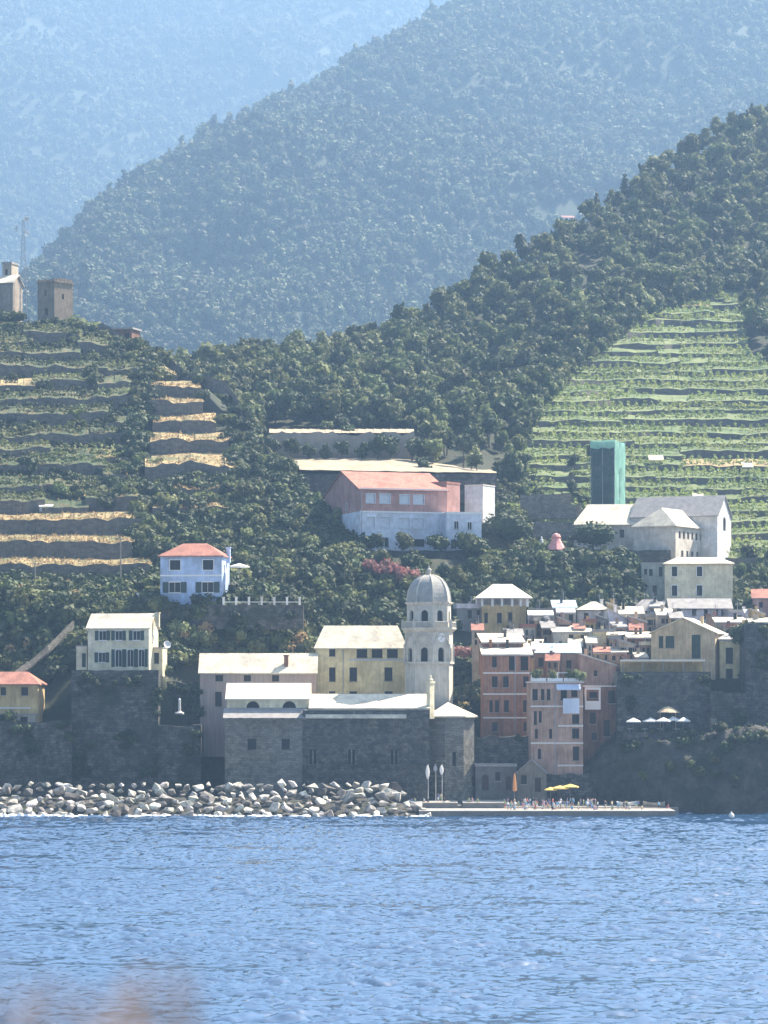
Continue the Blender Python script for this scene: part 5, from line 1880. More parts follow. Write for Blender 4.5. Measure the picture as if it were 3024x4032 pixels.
stonewall('buttress_strip', 'narrow pale buttress running down the right-hand cliff', 2800, 2822, 2826, 3005, 624.5, 4, M_church, .1, cat='buttress')
# dry field: the sloping bed above its wall
b = MB()
nf = 30
fr_, bk_ = [], []
for i in range(nf + 1):
    px = 1085 + (1955 - 1085) * i / nf
    fr_.append(P(px, 1862 - 14 * (1 - i / nf) + 3 * mn.noise(Vector((px * .02, 0, 0))), 764.5))
    bk_.append(P(px, 1803 + (52 * max(0, i / nf - .55) / .45) + 4 * mn.noise(Vector((px * .02, 5, 0))), 800))
for i in range(nf):
    m0, m1 = fr_[i].lerp(bk_[i], .5), fr_[i + 1].lerp(bk_[i + 1], .5)
    b.quad(fr_[i], fr_[i + 1], m1, m0)
    b.quad(m0, m1, bk_[i + 1], bk_[i])
struct(obj('dry_field', b, mat('straw_field', (0.34, 0.28, 0.20), (0.28, 0.225, 0.16), sc=.5, bump=.1, bsc=2, c3=(.24, .2, .13), sc3=.2)))
b = MB()
for i in range(18):
    px = 1060 + 570 * i / 18
    b.quad(P(px, 1704, 803), P(px + 31.6, 1704 + 1, 803), P(px + 31.6, 1690, 826), P(px, 1688, 826))
struct(obj('upper_field', b, MATS['straw_field']))

cliff = Loft([
    zrow([(2280, -6, 628), (2450, -6, 624), (2640, -6, 612), (5200, -6, 610)]),
    zrow([(2280, 1.5, 629), (2450, 2, 626), (2640, 1.5, 614), (2800, 3, 612.5), (5200, 4, 612)]),
    zrow([(2280, 6, 630), (2380, 9, 628), (2460, 10, 626), (2700, 9, 618), (2800, 9, 615.5), (3024, 9, 614.5), (5200, 12, 614)]),
    zrow([(2280, 8, 631), (2400, 13, 629), (2460, 15.0, 627), (2740, 15.0, 622), (2840, 16.5, 620), (3024, 17, 619), (5200, 18, 619)]),
    zrow([(2280, 8, 638), (2400, 15, 636), (2460, 16.2, 634), (2740, 16.2, 634), (3024, 18.5, 634), (5200, 20, 634)]),
    zrow([(2280, 8, 644), (5200, 20, 644)]),
], 2280, 5200, 240, [3, 9, 9, 6, 2], amp=1.7, nsc=.3, seed=77)
cliff.build('right_cliff', M_rock)

# restaurant terrace on the cliff
rtz = P(2590, 2884, 628).z
b = MB()
b.box((P(2450, 0, 628).x, 626.2, rtz - 1.6), (P(2730, 0, 628).x, 632.6, rtz))
o = obj('dining_terrace', b, M_oldwall)
tag(o, 'stone dining terrace on the cliff below the bastion', 'terrace')
for k, (px, r_, zz) in enumerate(((2494, 1.6, 0), (2562, 1.7, .05), (2612, 1.6, .1), (2650, 1.5, .3), (2690, 1.6, .12))):
    pp = P(px, 2884, 627.6 + (k % 2) * 1.6)
    pp.z = rtz
    parasol(pp, r_, ['lone white parasol at the left of the dining terrace', 'white parasol second from the left on the dining terrace', 'middle white parasol of the row on the dining terrace', 'white parasol second from the right on the dining terrace', 'rightmost white parasol on the dining terrace'][k], h=2.3 + zz, rise=.75)
b = MB()
b.lathe([(2.4, 0), (2.3, .15), (1.5, .7), (.7, 1.15), (.1, 1.3)], 12)
for a in (-1.6, 1.6):
    b.tube((a, 0, -3.6), (a, 0, .1), .08, n=6)
o = obj('straw_canopy', b, mat('straw_thatch', (0.55, 0.43, 0.28), (0.45, 0.34, 0.21), sc=2, bump=.05, bsc=6))
tag(o, 'tan straw canopy above the white parasols on the dining terrace', 'canopy')
o.location = P(2630, 2806, 630.4)
for k, (px, py) in enumerate(((2480, 2878), (2540, 2878), (2600, 2878), (2665, 2878))):
    t_ = thing('dining_table', ['small table under the lone left parasol', 'small table second from the left on the dining terrace', 'small table third from the left on the dining terrace', 'small table at the right end of the dining terrace'][k], 'table', Vector((P(px, 0, 627).x, 627.2, rtz)))
    b = MB()
    b.box((-.6, -.4, .72), (.6, .4, .77))
    obj('table_top', b, M_white, t_)
    b = MB()
    b.tube((0, 0, 0), (0, 0, .72), .05, n=6)
    obj('leg', b, M_metal, t_)
b = MB()
for i in range(6):
    a, c = P(2668 - i * 4.2, 2902 + i * 12, 625.0 - i * .5), P(2672 - i * 4.2, 2902 + i * 12 + 14, 624.6 - i * .5)
    b.box((a.x, a.y - .3, c.z), (a.x + .55, a.y + 2.2, a.z))
o = obj('cliff_steps', b, M_cream)
tag(o, 'pale zigzag steps down the cliff below the dining terrace', 'steps')

# ---------------------------------------------------------------- quay, breakwater, shore
XQ = lambda px, Y: (px - 1512) * Y / K
M_quay_shade = mat('shaded_quay_concrete', (0.16, 0.15, 0.14), (0.22, 0.21, 0.19), sc=.6, bump=.05, bsc=3)  # quay sides: concrete darkened, the shade on the front painted in
M_deck = mat('quay_deck', (0.34, 0.32, 0.285), (0.25, 0.235, 0.21), sc=.5, bump=.03, bsc=3)
b = MB()
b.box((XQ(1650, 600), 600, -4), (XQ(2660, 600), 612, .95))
qy = struct(obj('quay', b, M_quay_shade))
nq = 11
for i in range(nq):
    xa = XQ(1650, 600) + i * (XQ(2660, 600) - XQ(1650, 600)) / nq
    b = MB()
    b.box((xa + .02, 599.85, .953), (xa + (XQ(2660, 600) - XQ(1650, 600)) / nq - .03, 612, 1.15))
    obj('deck_slab', b, M_deck, qy)
b = MB()
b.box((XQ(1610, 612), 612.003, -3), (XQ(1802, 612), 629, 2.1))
uq = struct(obj('upper_quay', b, M_quay_shade))
b = MB()
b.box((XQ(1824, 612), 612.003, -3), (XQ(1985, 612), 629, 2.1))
struct(obj('upper_quay_end', b, M_quay_shade))
for xa, xb_ in ((1610, 1802), (1824, 1985)):
    b = MB()
    b.box((XQ(xa, 612) - .05, 611.9, 2.103), (XQ(xb_, 612) + .05, 629, 2.3))
    obj('deck_slab', b, M_deck, uq)
b = MB()
b.box((XQ(1802, 612) + .003, 613, -3), (XQ(1824, 612) - .003, 629, 1.7))
b.box((XQ(1986, 612), 612.003, -3), (XQ(2672, 612), 640, 1.35))
struct(obj('harbour_square', b, mat('square_paving', (0.20, 0.185, 0.16), (0.27, 0.25, 0.215), sc=.6)))
b = MB()
cs = [(-420, 0), (1560, 0), (1660, -.5)]
prof = [(597.5, -3), (600.5, -.2), (606, 2.0), (612, 3.2), (618, 3.2), (624, 1.4), (637, 1.2)]
xs = np.linspace(XQ(-900, 606), XQ(1650, 606), 60)
for i in range(59):
    f0, f1 = min(1, (xs[-1] - xs[i]) / 8), min(1, (xs[-1] - xs[i + 1]) / 8)
    for (ya, za_), (yb2, zb2) in zip(prof, prof[1:]):
        g = lambda x, y, z, f: (x, y + .6 * mn.noise(Vector((x * .4, y * .4, 0))), z * (.35 + .65 * f) + .4 * mn.noise(Vector((x * .5, y * .5, 3))))
        b.quad(g(xs[i], ya, za_, f0), g(xs[i + 1], ya, za_, f1), g(xs[i + 1], yb2, zb2, f1), g(xs[i], yb2, zb2, f0))
struct(obj('breakwater_bed', b, M_rock))

import bmesh


def rock_mesh(seed):
    q = random.Random(seed)
    bm = bmesh.new()
    ex = (q.uniform(.8, 1.25), q.uniform(.7, 1.0), q.uniform(.55, .85))
    for _ in range(q.choice((10, 12, 15))):
        d = Vector((q.gauss(0, 1), q.gauss(0, 1), q.gauss(0, 1))).normalized() * q.uniform(.85, 1.1)
        bm.verts.new((d.x * ex[0], d.y * ex[1], d.z * ex[2]))
    r_ = bmesh.ops.convex_hull(bm, input=bm.verts)
    bmesh.ops.delete(bm, geom=[g for g in r_['geom_interior'] if isinstance(g, bmesh.types.BMVert)], context='VERTS')
    bmesh.ops.bevel(bm, geom=list(bm.edges), offset=.025, segments=1, affect='EDGES')
    me = D.meshes.new('boulder')
    bm.to_mesh(me)
    bm.free()
    me.materials.append(M_boulder)
    return me


ROCKS = [rock_mesh(300 + i) for i in range(12)]
nb = 0
zone = lambda px: 'below the yellow left-edge house' if px < 300 else ('below the tall dark retaining wall' if px < 800 else ('at the foot of the church wall' if px < 1400 else 'beside the quay'))
for r_ in range(6):
    px = -330 + r_ * 17
    while px < 1690 - 12 * r_:
        f = min(1, (1740 - px) / 190)
        if not (r_ > 3 and f < .75):
            Yr = 599.2 + 2.9 * r_ + rng.uniform(-1, 1)
            zr_ = (.25 + 1.05 * r_) * (.45 + .55 * f) + rng.uniform(-.45, .5)
            sc_ = rng.uniform(.75, 1.5) * (1.0 if rng.random() < .8 else 1.4)
            o = obj('boulder', ROCKS[rng.randrange(12)])
            big = 'large' if sc_ > 1.45 else ('small' if sc_ < 1.0 else 'middling')
            row = ['at the waterline', 'just above the water', 'halfway up', 'in the upper half', 'near the crest', 'along the crest'][r_]
            tag(o, '%s grey boulder %s %s' % (big, row, zone(px)), 'boulder', 'breakwater boulders: %s, %s, %s' % (big, row, zone(px)))
            o.location = (XQ(px, Yr), Yr, zr_)
            o.rotation_euler = (rng.uniform(-.5, .5), rng.uniform(-.5, .5), rng.random() * 6.28)
            o.scale = (sc_ * rng.uniform(.9, 1.35), sc_, sc_ * rng.uniform(.75, 1.05))
            nb += 1
        px += rng.uniform(30, 52)
# foam along the rocks
b = MB()
q = random.Random(5)
px = -380
while px < 1720:
    wdt = q.uniform(8, 34)
    if mn.noise(Vector((px * .012, 2.2, 0))) > -.12 or px < 230:
        c = Vector((XQ(px, 597.6), 597.4 + q.uniform(-.5, .6), .12))
        rx, ry, rz = wdt * .05 * .75, q.uniform(.35, .8), q.uniform(.12, .34) * (1.5 if px < 230 else 1)
        ring1 = [c + Vector((rx * math.cos(a) * q.uniform(.8, 1.2), ry * math.sin(a) * q.uniform(.8, 1.2), 0)) for a in [2 * math.pi * i / 9 for i in range(9)]]
        ring2 = [c + (p - c) * .6 + Vector((0, 0, rz * q.uniform(.6, 1.2))) for p in ring1]
        for i in range(9):
            b.quad(ring1[i], ring1[(i + 1) % 9], ring2[(i + 1) % 9], ring2[i])
        b.poly(ring2)
    px += wdt * .8
stuff(obj('foam', b, mat('sea_foam', (0.82, 0.84, 0.86), rough=.8)), 'white foam where the waves meet the rocks', 'foam')

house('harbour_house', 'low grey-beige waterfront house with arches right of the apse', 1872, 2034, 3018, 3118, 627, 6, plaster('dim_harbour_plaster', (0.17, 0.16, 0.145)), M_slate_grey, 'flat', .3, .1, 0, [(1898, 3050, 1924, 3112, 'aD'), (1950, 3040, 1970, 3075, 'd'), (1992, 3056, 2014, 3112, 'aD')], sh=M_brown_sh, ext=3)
house('boat_shed', 'gabled beige boat shed on the harbour square', 2034, 2150, 3040, 3120, 625.5, 7, plaster('shed_plaster', (0.23, 0.205, 0.17)), M_slate_grey, 'front', 2.6, .25, -6, [(2052, 3052, 2074, 3088, 'd'), (2106, 3062, 2130, 3118, 'D')], sh=M_brown_sh, ext=3, cat='shed')
stonewall('arch_wall', 'dark overgrown wall between the apse and the rose house', 1868, 2100, 2900, 3030, 634, 8, M_oldwall, .5)
stonewall('square_wall', 'dark wall behind the harbour square under the rose house', 2085, 2440, 3050, 3140, 628, 6, M_oldwall, .3)

# ---------------------------------------------------------------- vegetation: single trees and shrubs


def grow(loft, x0, x1, y0, y1, n, kinds, s0, s1, label, group, treef=1.0, j0=0, j1=None, slabel=None, sgroup=None, last=False):
    for _ in range(n):
        px, py = rng.uniform(x0, x1), rng.uniform(y0, y1)
        p = find(loft, px, py, j0, j1, last) - Vector((0, 0, .4))
        k = rng.choice(kinds)
        sz = rng.uniform(s0, s1)
        f = (sz - s0) / (s1 - s0)
        pre = 'small' if f < .33 else ('large' if f > .67 else 'middling')
        col = {'broad': 'green', 'dark': 'dark', 'pale': 'pale', 'shrub': 'green', 'shrubdark': 'dark', 'shrubpale': 'pale', 'shrubdry': 'dry'}[k]
        fx, fy = (px - x0) / (x1 - x0), (py - y0) / (y1 - y0)
        where = ('upper ' if fy < .5 else 'lower ') + ('left' if fx < .33 else ('right' if fx > .67 else 'middle'))
        lab = slabel if (k.startswith('shrub') and slabel) else label
        lab = '%s %s %s, %s' % (pre, col, lab, where)
        grp = (sgroup or group) if k.startswith('shrub') else group
        if k.startswith('shrub'):
            shrub(k, p, sz * 1.7, lab, grp)
        else:
            tree(k, p, sz, lab, grp)


T = 'tree'
grow(hillA, 880, 1330, 1900, 2330, 44, ['broad', 'broad', 'dark', 'pale', 'shrub'], .55, .95, 'tree between the blue house and pink villa', 'trees between the blue house and the pink villa', j1=42,
     slabel='shrub between the blue house and pink villa', sgroup='shrubs between the blue house and the pink villa')
grow(town, 1180, 1420, 2170, 2330, 16, ['broad', 'dark', 'dark'], .6, .95, 'tree left of the pink villa', 'trees left of the pink villa')
grow(town, 900, 1260, 2400, 2560, 26, ['shrub', 'shrubdark', 'shrubpale', 'shrubdry', 'dark'], .7, 1.25, 'tree below the blue house terrace', 'garden trees below the blue house',
     slabel='shrub below the blue house terrace', sgroup='shrubs below the blue house')
grow(town, 1240, 1640, 2250, 2450, 30, ['shrub', 'shrubpale', 'broad', 'broad', 'shrubdark'], .55, .95, 'tree left of the dome', 'trees left of the dome',
     slabel='shrub left of the dome', sgroup='shrubs left of the dome')
grow(town, 1740, 2500, 2250, 2350, 30, ['broad', 'pale', 'shrub', 'shrubpale', 'dark', 'shrubdark'], .55, .95, 'tree between convent wall and village roofs', 'trees above the village roofs',
     slabel='shrub between convent wall and village roofs', sgroup='shrubs above the village roofs')
grow(town, 560, 900, 2380, 2440, 16, ['shrub', 'shrubpale', 'shrubdark'], .8, 1.2, '', None, slabel='garden shrub in front of the blue house', sgroup='garden shrubs in front of the blue house')
grow(town, -100, 330, 2340, 2600, 16, ['shrub', 'shrubdark', 'shrubdark', 'shrub', 'shrubdry'], .9, 1.6, '', None, slabel='bush left of the cream house', sgroup='bushes left of the cream house')
grow(town, 640, 800, 2480, 2680, 18, ['shrub', 'shrubdark', 'shrubpale', 'shrubdry'], .8, 1.3, '', None, slabel='bush right of the cream house', sgroup='bushes right of the cream house')
grow(town, 330, 620, 2380, 2440, 16, ['shrub', 'shrubdark', 'shrubpale'], .8, 1.3, '', None, slabel='bush behind the cream house', sgroup='bushes behind the cream house')
grow(town, 790, 1240, 2500, 2600, 22, ['shrub', 'shrubdark', 'shrubdry', 'shrubpale'], .8, 1.3, '', None, slabel='bush behind the long faded pink building', sgroup='bushes behind the long pink building')
grow(town, 2900, 3200, 2200, 2350, 12, ['dark', 'dark', 'broad'], .5, .8, 'tree right of the convent cream house', 'trees right of the convent cream house')
grow(hillA, 30, 620, 1400, 1980, 22, ['shrub', 'shrubdark', 'shrub'], .8, 1.5, '', None, j1=40, slabel='shrub among the left hill terraces', sgroup='shrubs among the left terraces')
for k in range(24):          # the dark diagonal gully between the two terrace flights
    f = k / 23
    shrub(rng.choice(['shrubdark', 'shrub', 'shrubdark']), find(hillA, 625 - 190 * f + rng.uniform(-28, 28), 1480 + 520 * f, 0, 40) - Vector((0, 0, .3)), rng.uniform(1.5, 2.6), 'dark bush in the diagonal gully on the left hill, %s from the top' % (['first'] + ORD[1:])[k], 'bushes in the diagonal gully')
for k in range(8):
    for e in (0, 1):
        shrub(rng.choice(['shrubdark', 'shrub']), find(hillA, (MR[k] + 12 if e else ML[k] - 8) + rng.uniform(-16, 16), MY[k] - 40 + rng.uniform(-15, 15), 0, 40), rng.uniform(1.2, 2.2), 'bush at the %s end of the %s short golden terrace' % ('right' if e else 'left', ORD[7 - k]), 'bushes at the ends of the golden terraces')
grow(hillA, 540, 960, 1990, 2190, 18, ['shrub', 'shrubdark', 'shrubpale', 'shrubdark'], .9, 1.5, '', None, j1=40, slabel='bush above the blue house', sgroup='bushes above the blue house')
grow(hillA, 880, 1040, 1560, 1900, 12, ['shrubdark', 'shrub', 'shrubdark'], .9, 1.5, '', None, j1=44, slabel='bush on the right edge of the left hill', sgroup='bushes on the edge of the left hill')
for k, (px, py, sc_, kd) in enumerate(((20, 1270, 2.6, 'shrubdark'), (60, 1262, 2.2, 'shrub'), (-40, 1270, 2.5, 'shrub'), (250, 1292, 2.2, 'shrub'), (300, 1300, 2.9, 'shrub'), (350, 1312, 2.6, 'shrubpale'), (225, 1298, 1.8, 'shrubdark'))):
    Yk = 887 if px > 150 else 896
    shrub(kd, P(px, py, Yk) - Vector((0, 0, 1)), sc_, ['round dark bush at the far left below the castle', 'bush between the left castle and the lattice mast', 'bush cut by the left edge below the castle', 'bush at the right foot of the watchtower', 'largest bush right of the watchtower', 'pale bush at the right end of the castle ridge', 'dark low bush under the watchtower wall'][k], sxy=1.3)
# the saddle behind the left hill
grow(hillB, 640, 1030, 1500, 1720, 26, ['broad', 'pale', 'dark', 'shrub'], .6, 1.0, 'tree on the saddle behind the left hill', 'trees on the saddle', j0=4, j1=50, slabel='shrub on the saddle behind the left hill', sgroup='shrubs on the saddle')
for k in range(9):
    px = 1085 + 66 * k + rng.uniform(-12, 12)
    tree('dark', P(px, 1812, 797) - Vector((0, 0, .6)), rng.uniform(.7, 1.1), 'dark rounded tree in front of the beige stone wall, %s from the left' % (['first'] + ORD[1:])[k], 'trees before the beige wall')
grow(hillB, 1660, 2060, 1640, 1890, 24, ['broad', 'dark', 'dark', 'pale'], .75, 1.15, 'tree in the dip left of the vineyard', 'trees in the dip left of the vineyard', j0=4, j1=45)
grow(hillB, 2040, 2340, 1820, 2030, 22, ['dark', 'shrub', 'shrubdark', 'broad'], .5, .8, 'tree beside the netted tower', 'trees beside the netted tower', j0=2, j1=40, slabel='shrub beside the netted tower', sgroup='shrubs beside the netted tower')
# wood on the right hill: the nearest trees one by one
cnt = 0
while cnt < 120:
    px, j = rng.uniform(980, 3080), rng.uniform(16, 50)
    p = hillB.at(px, j)
    x_, y_ = pix(p)
    if inpoly(x_, y_, VINE) or inpoly(x_, y_ + 25, VINE):
        continue
    kd = rng.choice(['broad', 'broad', 'dark', 'dark', 'pale'])
    sc_ = rng.uniform(.7, 1.25)
    cl = {'broad': 'mid green', 'dark': 'dark green', 'pale': 'pale green'}[kd]
    sz = 'small' if sc_ < .88 else ('large' if sc_ > 1.08 else 'middling')
    wh = 'on its skyline' if j > 47 else ('just above the vineyard' if x_ > 2350 and j < 38 else ('in its left tail' if x_ < 1500 else ('in its middle' if x_ < 2200 else 'in its upper right part')))
    tree(kd, p - Vector((0, 0, .8)), sc_, '%s %s tree of the right hill wood, %s' % (sz, cl, wh), 'right hill wood: %s %s trees %s' % (sz, cl, wh))
    cnt += 1
for k, (px, py, sc_) in enumerate(((2430, 1235, 1.5), (2570, 1205, 1.7), (2390, 1300, 1.1))):
    tree('pine', find(hillB, px, py, 4, 52), sc_, ['umbrella pine left of the vineyard top', 'tall umbrella pine above the vineyard top', 'smaller umbrella pine on the vineyard left edge'][k], name='umbrella_pine')
for k, (px, j) in enumerate(((2490, 50.5), (2460, 50.2), (2740, 50.3), (2620, 50.3), (2870, 50.2), (2960, 50.4), (2350, 50.3))):
    tree('cypress', hillB.at(px, j) - Vector((0, 0, 1)), rng.uniform(.8, 1.2), 'pointed conifer on the right hill skyline, %s' % ['right of the dip', 'beside the skyline dip', 'right of the middle', 'near the middle', 'second from the right edge', 'nearest the right edge', 'leftmost'][k], name='conifer')
# clipped round trees and garden planting by the villa and convent
for k, (px, py, sc_, Yk, sx) in enumerate(((1995, 2160, 1.35, 726, 1.3), (2335, 2168, 1.0, 733, 1.45))):
    tree('clipped', P(px, py, Yk), sc_, ['big clipped round tree right of the white wing', 'clipped round tree in front of the convent roof'][k], name='clipped_tree', sxy=sx)
for k, (px, py) in enumerate(((1459, 2160), (1586, 2162), (1724, 2164), (1839, 2185), (1912, 2180))):
    shrub('shrub' if k % 2 else 'shrubdark', P(px, py, 716), 2.1 if k != 3 else 2.9, ['round bush at the left front of the pink villa', 'round bush before the middle of the pink villa', 'round bush at the right front of the pink villa', 'large round bush before the white wing', 'bush between white wing and clipped round tree'][k])
for k, (px, py) in enumerate(((1490, 2270), (1525, 2285), (1560, 2300), (1590, 2310))):
    shrub('flower', find(town, px, py) + Vector((0, -1, .8)), 2.1, 'pink bougainvillea on the bank left of the dome, %s from the left' % ['first', 'second', 'third', 'fourth'][k], name='bougainvillea', cat='bougainvillea')
shrub('flower', P(1815, 2590, 652), 1.6, 'red flowering bush between the tower and the salmon red house', name='bougainvillea', cat='bougainvillea')
shrub('shrubdark', P(2895, 2530, 640), 2.0, 'dark bush on the corner of the right-edge tower')
shrub('shrubdark', P(2925, 2520, 640), 2.2, 'dark bush right above the right yellow house', sxy=1.2)
for k in range(14):
    px = rng.uniform(1810, 1900)
    shrub(rng.choice(['shrub', 'shrubdark', 'shrubdry']), find(town, px, rng.uniform(2600, 2860)) + Vector((0, -.5, 0)), rng.uniform(1.3, 2.2), 'ivy and bushes on the bank between the tower and the red house', 'bushes between the tower and the red house')
for k in range(16):
    px = rng.uniform(2440, 3050)
    shrub(rng.choice(['shrubdark', 'shrubdark', 'shrub']), find(cliff, px, rng.uniform(2880, 3080)), rng.uniform(.7, 1.5), 'dark bush clinging to the right-hand cliff', 'bushes on the right-hand cliff')
for k in range(10):
    shrub(rng.choice(['shrubdark', 'shrub']), P(rng.uniform(-100, 280), 2850, 633 + rng.random()) + Vector((0, 0, rng.uniform(-3, 1))), rng.uniform(.9, 1.8), 'ivy bush on the wall under the yellow left-edge house', 'ivy under the yellow left-edge house')

# undergrowth that nobody could count


def free(x, y, p):
    if 270 < x < 640 and y > 2620:
        return False
    return not any(a < p.x < c and d < p.y < e for a, c, d, e in FOOT)


SHR = CROWNS['shrub'][:2] + CROWNS['shrubdark'] * 2 + CROWNS['shrubpale'][:1]
scatter('undergrowth', sample(town, -350, 3400, 13, 28, 3000, .5, 2.3, keep=free), SHR, 'dark undergrowth covering the banks between the houses', 'undergrowth')
scatter('hill_scrub', sample(hillA, 520, 1400, 0, 47, 1500, .5, 2.2, keep=lambda x, y, p: not (570 < x < 900 and 1440 < y < 1900)) +
        sample(hillA, -500, 560, 12, 46, 2600, .4, 1.2) + sample(hillB, 1000, 2100, 3, 16, 500, .7, 1.4, keep=lambda x, y, p: y < 1690 or x > 1960), SHR, 'green scrub over the slopes of the left hill', 'scrub')
scatter('cliff_scrub', sample(cliff, 2420, 3400, 20, 29, 150, .35, .8, keep=free), SHR, 'dark low scrub on top of the right-hand cliff', 'scrub')

iv = []
for (x0_, x1_, y0_, y1_, Yk, n_) in ((-300, 282, 2845, 3090, 630.6, 150), (282, 624, 2660, 3090, 633.6, 170), (624, 792, 2860, 3090, 632.4, 60), (628, 800, 2700, 2860, 642.6, 60), (2436, 2796, 2660, 2880, 632.5, 50),
                                    (2940, 3300, 2470, 2860, 633.2, 110), (2796, 2940, 2730, 2860, 630.6, 40), (1868, 2090, 2905, 3015, 633.4, 50), (1900, 2630, 2172, 2260, 723.4, 90), (1405, 1890, 2172, 2230, 716.4, 60), (560, 1190, 2385, 2445, 661.5, 50)):
    k = 0
    while k < n_:
        px, py = rng.uniform(x0_, x1_), rng.uniform(y0_, y1_)
        k += 1
        if mn.noise(Vector((px * .012, py * .009, Yk))) < .3:
            continue
        p = P(px, py, Yk)
        iv.append((p.x, p.y, p.z - .5, rng.uniform(.45, 1.15)))
scatter('ivy', iv, CROWNS['shrubdark'], 'patches of dark ivy on the old stone walls', 'ivy')

# dry grass on the golden terraces
b = MB()
q = random.Random(9)
for p in grass_pts:
    for _ in range(3):
        d = Vector((q.gauss(0, .35), q.gauss(0, .35), 0))
        h = q.uniform(.2, .8) * (.6 + .9 * abs(mn.noise(p * .35)))
        w_ = q.uniform(.12, .3)
        a = q.random() * 3.14
        u = Vector((math.cos(a) * w_, math.sin(a) * w_, 0))
        t_ = p + d + Vector((q.gauss(0, .4), q.gauss(0, .4), h))
        b.poly([p + d - u, p + d + u, t_ + u * .3, t_ - u * .3])
stuff(obj('dry_grass', b, M_drygrass), 'tall dry golden grass along the terraces of the left hill', 'grass')

# ---------------------------------------------------------------- small things on the hillside
for k, (px, y0, y1, Yk) in enumerate(((475, 2118, 2295, 690), (138, 2212, 2372, 684))):
    b = MB()
    h = (y1 - y0) * Yk / K
    b.tube((0, 0, -1), (0, 0, h), .16, .11, 7)
    b.box((-.7, -.06, h - .5), (.7, .06, h - .38))
    o = obj('utility_pole', b, M_wood)
    tag(o, ['grey wooden pole on the golden terraces left of the blue house', 'shorter grey wooden pole near the left edge terraces'][k], 'pole')
    o.location = P(px, y1, Yk)
parasol(P(942, 2300, 668), 2.3, 'white parasol on the terrace right of the blue house', h=3.9, rise=.7)
bt = thing('balustrade', 'white garden balustrade running right from the blue house', 'balustrade', P(1030, 2382, 661.5))
s = 661.5 / K
for k in range(7):
    a = (-150 + 50 * k) * s
    b = MB()
    b.box((a - .22, -.2, 0), (a + .22, .2, 1.6))
    b.box((a - .3, -.28, 1.6), (a + .3, .28, 1.75))
    obj('pillar', b, M_white, bt)
b = MB()
b.box((-150 * s, -.08, .55), (150 * s, .08, .72))
obj('rail', b, M_white, bt)
b = MB()
b.lathe([(1.0, 0), (1.0, .4), (.55, .55), (.4, 2.4), (.5, 2.5), (.25, 3.0)], 4, a0=R(45))
o = obj('gate_pillar', b, M_white)
tag(o, 'white tapering gate pillar left of the blue house', 'pillar')
o.location = P(542, 2388, 668)
b = MB()
b.lathe([(.95, 0), (.95, .35), (.45, .5), (.3, .7), (.22, 2.9), (.3, 3.0), (.05, 3.4)], 8)
o = obj('obelisk', b, M_white)
tag(o, 'small white obelisk in the dark gap left of the church', 'obelisk')
o.location = P(707, 2812, 636)
b = MB()
b.box((-1.5, 0, 0), (1.5, 2, 1.3))
b.poly([(-1.7, -.2, 1.3), (1.7, -.2, 1.3), (1.7, 2.2, 1.9), (-1.7, 2.2, 1.9)])
o = obj('white_shelter', b, M_white)
tag(o, 'tiny white shelter on the upper golden terrace at left', 'shelter')
o.location = find(hillA, 180, 2018, 0, 40) + Vector((0, 0, .2))
for k, (px, py, Yk, lab) in enumerate(((656, 2540, 640, 'white satellite dish right of the cream house'), (2152, 2440, 675, 'white satellite dish under the beige house awning'), (2170, 2590, 655, 'white satellite dish on the blue tarpaulin roof'))):
    b = MB()
    b.lathe([(.05, 0), (.5, .1), (.85, .35), (.8, .36), (.4, .16), (.03, .08)], 12)
    o = obj('satellite_dish', b, M_white)
    tag(o, lab, 'satellite dish')
    o.location = P(px, py, Yk)
    o.rotation_euler = (R(70), 0, R(30))
# stone ramp wall left of the cream house
b = MB()
pts_ = [(60, 2640), (120, 2600), (190, 2540), (235, 2495), (285, 2445)]
pr = [P(a, c, 640 + k * 4) for k, (a, c) in enumerate(pts_)]
for a, c in zip(pr, pr[1:]):
    a, c = a - pr[0], c - pr[0]
    b.quad(a + Vector((0, 0, -1.5)), c + Vector((0, 0, -1.5)), c, a)
    b.quad(a, c, c + Vector((.3, 1.0, 0)), a + Vector((.3, 1.0, 0)))
    b.quad(c + Vector((.3, 1, -1.5)), a + Vector((.3, 1, -1.5)), a + Vector((.3, 1, 0)), c + Vector((.3, 1, 0)))
o = obj('stair_wall', b, M_church)
tag(o, 'sloping stone stair wall climbing left of the cream house', 'stairs')
o.location = pr[0]
house('stone_hut', 'little grey stone hut on the bank below the pink villa', 1232, 1310, 2240, 2300, 700, 5, M_grey, M_slate_grey, 'flat', .2, .1, 0, [(1262, 2258, 1280, 2298, 'o')], cat='hut')
tn = thing('pink_tent', 'pink cloth tent on the convent terrace', 'tent', P(2190, 2165, 727))
b = MB()
b.lathe([(2.5, 0), (1.5, 1.5), (.9, 2.7), (1.15, 3.1), (.8, 3.7), (.1, 4.0)], 8)
obj('canvas', b, mat('pink_canvas', (0.72, 0.30, 0.28), (0.8, .45, .42), sc=1.5, transl=.2), tn)
b = MB()
b.tube((0, 0, 0), (0, 0, 4.4), .05, n=5)
obj('pole', b, M_metal, tn)
b = MB()
b.lathe([(.5, 0), (.5, .6), (.3, .7), (.45, 1.4), (.4, 2.3), (.2, 2.5), (.26, 2.8), (.05, 3.1)], 8)
o = obj('statue', b, M_white)
tag(o, 'white garden statue left of the pink tent', 'statue')
o.location = P(2132, 2163, 727)
